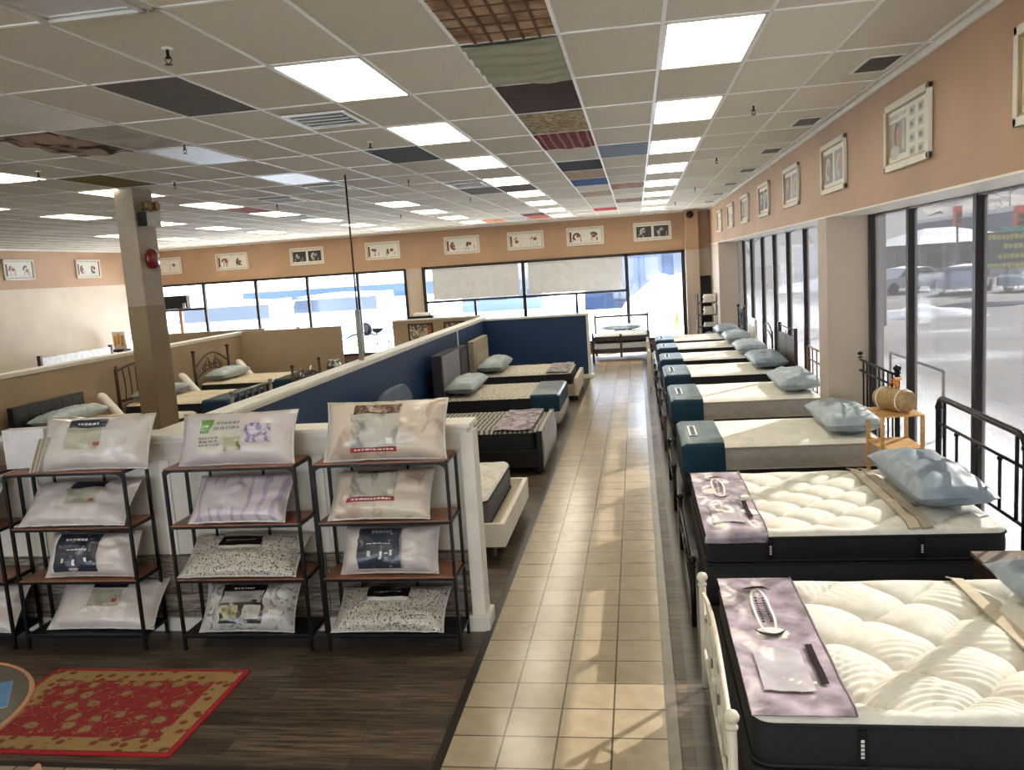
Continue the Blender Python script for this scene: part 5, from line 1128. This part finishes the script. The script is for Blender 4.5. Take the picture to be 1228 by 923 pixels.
# bits beyond the blue wall
t = thing('iron_bed', 'black scrolled iron frame standing by the far windows beyond the blue wall', 'bed', (-7.6, 22.4, 0))
for sx in (-.75, .75): g = G(); g.tube([(sx, 0, 0), (sx, 0, .95)], .02, 8); g.build('post', mBlack, t)
g = G(); g.tube([(-.75+1.5*i/20, 0, .85+.3*math.sin(PI*i/20)) for i in range(21)], .015, 8); g.tube([(-.75, 0, .4), (.75, 0, .4)], .015, 8)
for s_ in (-1, 1): g.tube([(s_*abs(p[1]) if False else p[1], 0, p[2]) for p in scroll(s_*.3, .85, .17, PI/2, s_*1.1)], .012, 6)
g.build('scrolled_panel', mBlack, t)
t = thing('swan_neck_lamp', 'thin black hooked lamp by the far window past the tan end wall', 'lamp', (-7.0, 21.8, 0)); g = G(); g.lathe([(.14, 0), (.13, .02), (.02, .03)], n=20); g.build('base', mBlack, t)
g = G(); g.tube([(0, 0, .03), (0, 0, 1.3)]+[( -.1+.1*math.cos(a), 0, 1.3+.1*math.sin(a)) for a in [PI*i/10 for i in range(1, 11)]], .014, 8); g.build('pole', mBlack, t); g = G(); g.lathe([(.02, 1.3), (.06, 1.22), (.065, 1.2)], c=(-.2, 0, 0), n=16); g.build('lamp_shade', mBlack, t)
t = thing('wall_unit', 'dark cabinet with cream top pieces on the ledge past the far tan partition', 'cabinet', (-5.9, 22.6, 0)); g = G(); g.box(-.35, .35, -.2, .2, 0, 1.52, 0, .01); g.build('body', mBlack, t); g = G(); g.box(-.22, .22, -.15, .15, 1.52, 1.60, 0, .02); g.build('top_box', mSheet, t); g = G(); g.box(-.30, -.0, -.21, -.2, .2, 1.4, 0, .004); g.build('door', mWoodDark, t)
t = thing('black_box', 'long black box on the window transom behind the column', 'box', (-14.55, 24.85, 2.08)); g = G(); g.box(-.62, .50, -.11, .10, 0, .42, 0, .02); g.build('body', mBlack, t); g = G(); g.box(-.56, -.46, -.16, -.11, .02, .18, 0, .01); g.box(.36, .46, -.16, -.11, .02, .18, 0, .01); g.build('bracket', mPewter, t)
# ================================================================== FAR END
t = thing('bed', 'dark wood framed twin bed standing with its foot toward the tile aisle', 'bed', (-.48, 23.1, 0)); mDW = M('espresso_wood', '2e211d', .35, var=.15)
for sx in (-.74, .74):
    g = G(); g.box(sx-.03, sx+.03, -.78, -.72, 0, .80, 0, .008); g.build('footboard_post', mDW, t); g = G(); g.box(sx-.03, sx+.03, .92, .98, 0, 1.16, 0, .008); g.build('headboard_post', mDW, t)
for z0, z1 in ((.24, .36), (.56, .68)): g = G(); g.box(-.72, .72, -.77, -.73, z0, z1, 0, .008); g.build('footboard_rail', mDW, t)
g = G(); g.box(-.03, .03, -.78, -.73, .12, .74, 0, .008); g.build('centre_post', mDW, t)
g = G(); g.box(-.72, .72, .93, .97, 1.08, 1.14, 0, .008); g.box(-.72, .72, .93, .97, .6, .66, 0, .008); g.box(-.02, .02, .93, .97, .6, 1.1); g.build('headboard_frame', mDW, t)
for sx in (-.71, .71): g = G(); g.box(sx-.015, sx+.015, -.75, .95, .26, .38, 0, .005); g.build('side_rail', mDW, t)
g = G(); g.box(-.70, .70, -.72, .92, .28, .50, 0, .03); g.build('box_spring', mShade, t)
mattress('white covered mattress on the dark twin bed at the aisle end', -.48, 23.2, 1.40, 1.6, .502, .72, 'flat', mBlackFab, mKnitWhite, 0, seed=31)
pillow('bed_pillow', 'blue grey pillow on the dark twin bed at the aisle end', 'pillow', (-.48, 23.8, .72), 1.15, .4, .16, mBluePil, 0, 0, 32, .1)
t = thing('shelf_rack', 'dark rack with folded white towels in the far corner', 'rack', (1.88, 23.55, 0)); 
for sx in (-.26, .26):
    for sy in (-.2, .2): g = G(); g.box(sx-.02, sx+.02, sy-.02, sy+.02, 0, 1.62, 0, .004); g.build('post', mWoodDark, t)
for z in (.35, .72, 1.05, 1.38): g = G(); g.box(-.26, .26, -.2, .2, z-.02, z, 0, .004); g.build('shelf', mDW, t)
for z, n_, lb in ((1.38, 4, 'folded white towels on the top tier of the far rack'), (1.05, 4, 'folded white towels on the second tier of the far rack'), (.72, 2, 'folded cream towels on the third tier of the far rack')):
    for k in range(n_): g = G(); g.box(-.10+.02*(k % 2), .16, -.16, .14, z+k*.055, z+k*.055+.05, 0, .02); o = g.build('folded_towel', mWhite); o.location = (1.88, 23.55, .003); tag(o, lb.replace('towels', 'towel') + ', ' + ('lowest', 'second up', 'third up', 'topmost')[k] + ' of its stack', 'towel', lb)
t = thing('stuffed_bag', 'blue bag at the foot of the far towel rack', 'bag', (1.88, 23.0, 0)); g = G(); g.ball((0, 0, .46), .17, 14, 0, (1, .8, 1.0)); g.build('body', M('cornflower_cloth', '5b74a8', .7, var=.15), t); g = G(); g.lathe([(.15, 0), (.15, .30), (.10, .34)], n=16); g.build('stand', mWoodDark, t)
# ================================================================== OUTSIDE
g = G(); g.box(-70, 160, YF+.3, 190, -.3, -.15); g.box(XG+.3, 160, -60, YF+.3, -.3, -.15); g.box(-70, XG+.3, -60, YB-.2, -.3, -.15)
struct('ground', g, snow_ground_mat())
mSnow = M('snow', 'eef1f5', .85, var=.02, scale=1.5); mBld = M('blue_grey_siding', '6d7a90', .7, var=.05, scale=.6); mBld2 = M('grey_brick_wall', '86807c', .8, var=.1, scale=3); mWinD = M('dark_shop_glass', '3d4654', .2)
def building(loc, sx, sy, h_, lb, m, rz=0, pitched=False, win=5, far=False):
    t = thing('building', lb, 'building', loc, rz)
    g = G(); g.box(-sx, sx, -sy, sy, 0, h_); g.build('wall', m, t)
    g = G()
    if pitched:
        k = len(g.v); o_ = .6; g.v += [(-sx-o_, -sy-o_, h_), (sx+o_, -sy-o_, h_), (sx+o_, sy+o_, h_), (-sx-o_, sy+o_, h_), (-sx*.3, 0, h_*1.55), (sx*.3, 0, h_*1.55)]
        for f in ((0, 1, 5, 4), (1, 2, 5), (2, 3, 4, 5), (3, 0, 4), (3, 2, 1, 0)): g.face([k+i for i in f])
    else: g.box(-sx-.3, sx+.3, -sy-.3, sy+.3, h_, h_+.5, 0, .1)
    g.build('snowy_roof', mSnow, t)
    for k in range(win):
        y = -sy+2*sy*(k+.5)/win; g = G(); g.box(-sx-.06, -sx-.01, y-sy/win*.65, y+sy/win*.65, h_*.2, h_*.7); f = g.build('window', mWinD, t)
        g = G(); x_ = -sx+2*sx*(k+.5)/win
        g.box(x_-sx/win*.6, x_+sx/win*.6, -sy-.06, -sy-.01, h_*.25, h_*.7); g.build('window', mWinD, t)
    return t
building((46, 92, -.15), 9, 30, 5.2, 'long blue grey shop building across the street seen through the window wall', mBld, 0, False, 9)
building((28, 84, -.15), 4.5, 5, 2.6, 'low building with snowy hipped roof across the street', mBld2, .2, True, 3)
building((40, 52, -.15), 5, 9, 5.5, 'blue grey block across the street near the sign board', mBld, 0, False, 4)
building((.2, 56, -.15), 3.4, 4, 6.5, 'blue building with white window bands behind the far right window', M('deep_blue_siding', '25334c', .7, var=.35, scale=.5), 0, False, 4)
building((-9.5, 62, -.15), 3, 4, 3.0, 'low blue grey building behind the far windows', mBld, 0, False, 3)
# wooded hill
g = G()
def hill(u, v): x = 45+115*u; y = 120+40*v; return (x, y, (-.15 if v in (0,) else 3+14*v*(1-.5*v)+2.5*noise.noise((x*.06, y*.06, 1.))+1.2*noise.noise((x*.3, y*.3, 4.))))
g.grid(hill, 60, 14); o = struct('hills', g, M('winter_woods', 'a5a19e', .9, var=.25, scale=.35, bump=.5, bscale=2))
# snow banks
def bank(x, y, sx, sy, h_, lb, seed):
    g = G(); g.grid(lambda u, v: (x-sx+2*sx*u, y-sy+2*sy*v, -.16+h_*(math.sin(PI*u)*math.sin(PI*v))**.7*(.75+.5*noise.noise((u*5+seed, v*5, 2.)))), 22, 22); o = g.build('snow_bank', mSnow); tag(o, lb, 'snow bank', 'ploughed snow banks', 'thing')
bank(2.6, 47, 3.6, 2.4, 2.4, 'tall ploughed snow bank behind the far right window', 2)
bank(14, 62, 4.5, 3, .9, 'long snow bank beyond the parking lot', 5); bank(10.5, 33.5, 2.2, 1.2, .5, 'small snow bank beside the parked cars', 7); bank(31.5, 45, 3, 4, .8, 'snow bank under the sign board', 9)
mCar = [M('car_white_paint', 'dfe3e8', .25, coat=.8), M('car_silver_paint', '9aa2ad', .25, .3, coat=.8), M('car_blue_paint', '4d5f80', .25, coat=.8)]
def car(x, y, rz, m, lb, snow=True, van=False):
    t = thing('car' if not van else 'van', lb, 'car' if not van else 'van', (x, y, -.15), rz); L2, Wd = (2.25, .88) if not van else (2.9, 1.0)
    prof = [(-L2, .32), (-L2, .72), (-L2+.15, .86), (-L2*.52, .92), (-L2*.28, 1.38), (L2*.45, 1.42), (L2*.78, .98), (L2, .92), (L2+.03, .6), (L2, .32)] if not van else [(-L2, .35), (-L2, 1.0), (-L2+.5, 1.2), (-L2+1.1, 2.0), (L2-.1, 2.15), (L2, 1.0), (L2, .35)]
    g = G(); N = len(prof); k = 0
    for y_, s_ in ((-Wd, .96), (-Wd*.9, 1), (Wd*.9, 1), (Wd, .96)): g.v += [(a*s_, y_, b_) for a, b_ in prof]
    for i in range(3):
        for j in range(N): g.face((i*N+j, i*N+(j+1) % N, (i+1)*N+(j+1) % N, (i+1)*N+j))
    g.face(list(range(N))[::-1]); g.face([3*N+j for j in range(N)]); g.build('body', m, t)
    zt, zb = (1.34, .95) if not van else (1.95, 1.3)
    for sy in (-1, 1): g = G(); y_ = sy*(Wd+.005); g.quad((-L2*.46 if not van else -L2+.9, y_, zb), (L2*.66 if not van else L2-.4, y_, zb), (L2*.42 if not van else L2-.4, y_, zt), (-L2*.27 if not van else -L2+1.2, y_, zt)); g.build('side_window', mWinD, t)
    for sx in (-L2*.62, L2*.62):
        for sy in (-1, 1): g = G(); g.lathe([(.2, -.1), (.33, -.1), (.34, 0), (.33, .1), (.2, .1)], c=(sx, sy*(Wd-.08), .33), n=18, axis='y'); g.build('wheel', mBlack, t)
    if snow: g = G(); g.grid(lambda u, v: ((-L2*.26+L2*.7*u) if not van else (-L2+1.2+(2*L2-1.4)*u), (-Wd+2*Wd*v)*.9, (1.40 if not van else 2.1)+.12*math.sin(PI*u)*math.sin(PI*v)), 8, 8); g.build('roof_snow', mSnow, t)
car(15.0, 50.5, .4, mCar[0], 'white snowy car parked beyond the window wall'); car(20.5, 46.5, .5, mCar[1], 'silver snowy car parked beside the white one'); car(17, 47, 1.0, mCar[2], 'blue car with snowy roof in the lot, nearer the store'); car(27, 66, .1, mCar[1], 'silver car passing on the far street', False)
car(-19.0, 37, 0, mCar[0], 'white van behind the far windows next to the column', True, True); car(-15.2, 41, 0, mCar[0], 'white van behind the middle far window', True, True)
t = thing('bus', 'long white bus with blue window band behind the far windows', 'bus', (-16.1, 46, -.15)); g = G(); g.box(-6.2, 6.2, -1.2, 1.2, .35, 2.9, 0, .15); g.build('body', mCar[0], t); g = G(); g.box(-5.9, 5.9, -1.215, -1.2, 1.75, 2.45); g.build('window_band', M('blue_bus_glass', '2f4878', .2), t)
for x in (-4, 4): g = G(); g.lathe([(.2, -.15), (.48, -.15), (.48, .15), (.2, .15)], c=(x, -1.05, .48), n=18, axis='y'); g.build('wheel', mBlack, t)
for k, (x, y, z) in enumerate(((20.2, 57.3, 3.9), (20.0, 48.1, 3.35))):
    t = thing('traffic_signal', 'orange traffic signal on a pole, ' + ('past the snowy hipped roof building' if k == 0 else 'above the dark sign board'), 'traffic light', (x, y, -.15), 0, 'orange traffic signals'); mO = Memit('signal_red', 'ff4a2c', 1.2); mOr = M('signal_orange', 'd9662c', .5)
    g = G(); g.tube([(0, 0, 0), (0, 0, z)], .07, 10); g.build('pole', mPewter, t); g = G(); g.box(-.22, .22, -.2, .2, z-.2, z+1.0, 0, .05); g.build('housing', mOr, t)
    for q in range(3): g = G(); g.lathe([(.13, -.21), (.14, -.26), (.02, -.24)], c=(0, 0, z+.78-q*.36), n=16, axis='y'); g.build('lens', mO if q == 0 else mBlack, t)
t = thing('sign_board', 'dark green roadside sign board with yellow lettering', 'sign', (16.6, 40.4, -.15), -.35)
g = G(); g.box(-1.6, 1.6, -.12, .12, 1.1, 3.0, 0, .03); g.build('board', M('sign_dark_green', '2f3b3c', .4), t)
for sx in (-1.3, 1.3): g = G(); g.box(sx-.06, sx+.06, -.06, .06, 0, 1.1); g.build('post', mPewter, t)
g = G(); g.box(-.5, 1.2, -.14, -.12, 2.98, 3.2, 0, .02); g.build('header', M('sign_teal', '5aa68c', .4), t)
g = G(); rnd = random.Random(4)
for r_, (x0, x1) in enumerate(((-1.3, 1.4), (-.4, .8), (-.6, 1.0), (-1.2, 1.2))):
    x = x0
    while x < x1: w_ = rnd.uniform(.08, .16); z = 2.66-r_*.42; g.box(x, x+w_, -.14, -.12, z, z+rnd.uniform(.18, .24)); x += w_+.05
g.build('lettering', M('sign_yellow', 'c9c24a', .5), t)
t = thing('light_pole', 'pale street light pole in the parking lot', 'lamp post', (8.4, 30.5, -.15)); g = G(); g.tube([(0, 0, 0), (0, 0, 7)], [.09, .05], 10); g.build('pole', mPewter, t); g = G(); g.box(-.1, .7, -.1, .1, 6.9, 7.05, 0, .03); g.build('lamp_head', mPewter, t)
t = thing('handrail', 'dark handrail beside the snowy kerb just outside the window wall', 'handrail', (4.2, 13.6, -.15)); g = G(); g.tube([(0, -1.2, .7), (0, -1.2, .95), (0, 1.3, .95), (0, 1.3, 0)], .022, 8); g.tube([(0, -1.2, 0), (0, -1.2, .7)], .022, 8); g.tube([(0, 0, 0), (0, 0, .95)], .018, 8); g.build('rail', mBlack, t)
t = thing('delineator_post', 'orange and brown traffic post in the snow outside the far right window', 'traffic post', (1.22, 27.2, -.15)); g = G(); g.lathe([(.13, 0), (.13, .05), (.03, .06)], n=16); g.build('base', mBlack, t); g = G(); g.lathe([(.085, .50), (.075, .80), (.045, 1.05), (.02, 1.10)], n=16); g.build('cone_top', M('amber_brown', 'a06a38', .5), t); g = G(); g.tube([(0, 0, .05), (0, 0, .52)], .02, 8); g.build('post', mBlack, t)
# bare trees
def tree(x, y, h_, lb, seed):
    rnd = random.Random(seed); t = thing('bare_tree', lb, 'tree', (x, y, -.15), 0, 'bare winter trees'); g = G(); g.tube([(0, 0, 0), (.1, 0, h_*.4), (0, .1, h_)], [.16, .11, .03], 7)
    for k in range(16):
        z = h_*rnd.uniform(.3, .9); a = rnd.uniform(0, 2*PI); l = h_*rnd.uniform(.15, .35); p = (math.cos(a)*l, math.sin(a)*l, z+l*rnd.uniform(.5, 1)); g.tube([(0, 0, z), (p[0]*.5, p[1]*.5, z+(p[2]-z)*.4), p], [.05, .035, .01], 5)
        for q in range(3): b_ = a+rnd.uniform(-.9, .9); g.tube([(p[0]*.6, p[1]*.6, z+(p[2]-z)*.6), (p[0]*.6+math.cos(b_)*l*.5, p[1]*.6+math.sin(b_)*l*.5, z+l*rnd.uniform(.7, 1.3))], [.025, .006], 4)
    g.build('trunk', M('bark_grey', '5a524c', .8, var=.2), t)
for k, (x, y, h_) in enumerate(((24, 112, 9), (52, 128, 10), (30, 66, 7), (-1, 66, 7), (9, 68, 8), (24, 98, 8))): tree(x, y, h_, ['bare tree behind the snowy hipped roof', 'bare tree on the wooded hill', 'bare tree beside the blue grey block', 'bare tree beside the deep blue building', 'bare tree past the tall snow bank', 'bare tree rising over the street'][k], k)
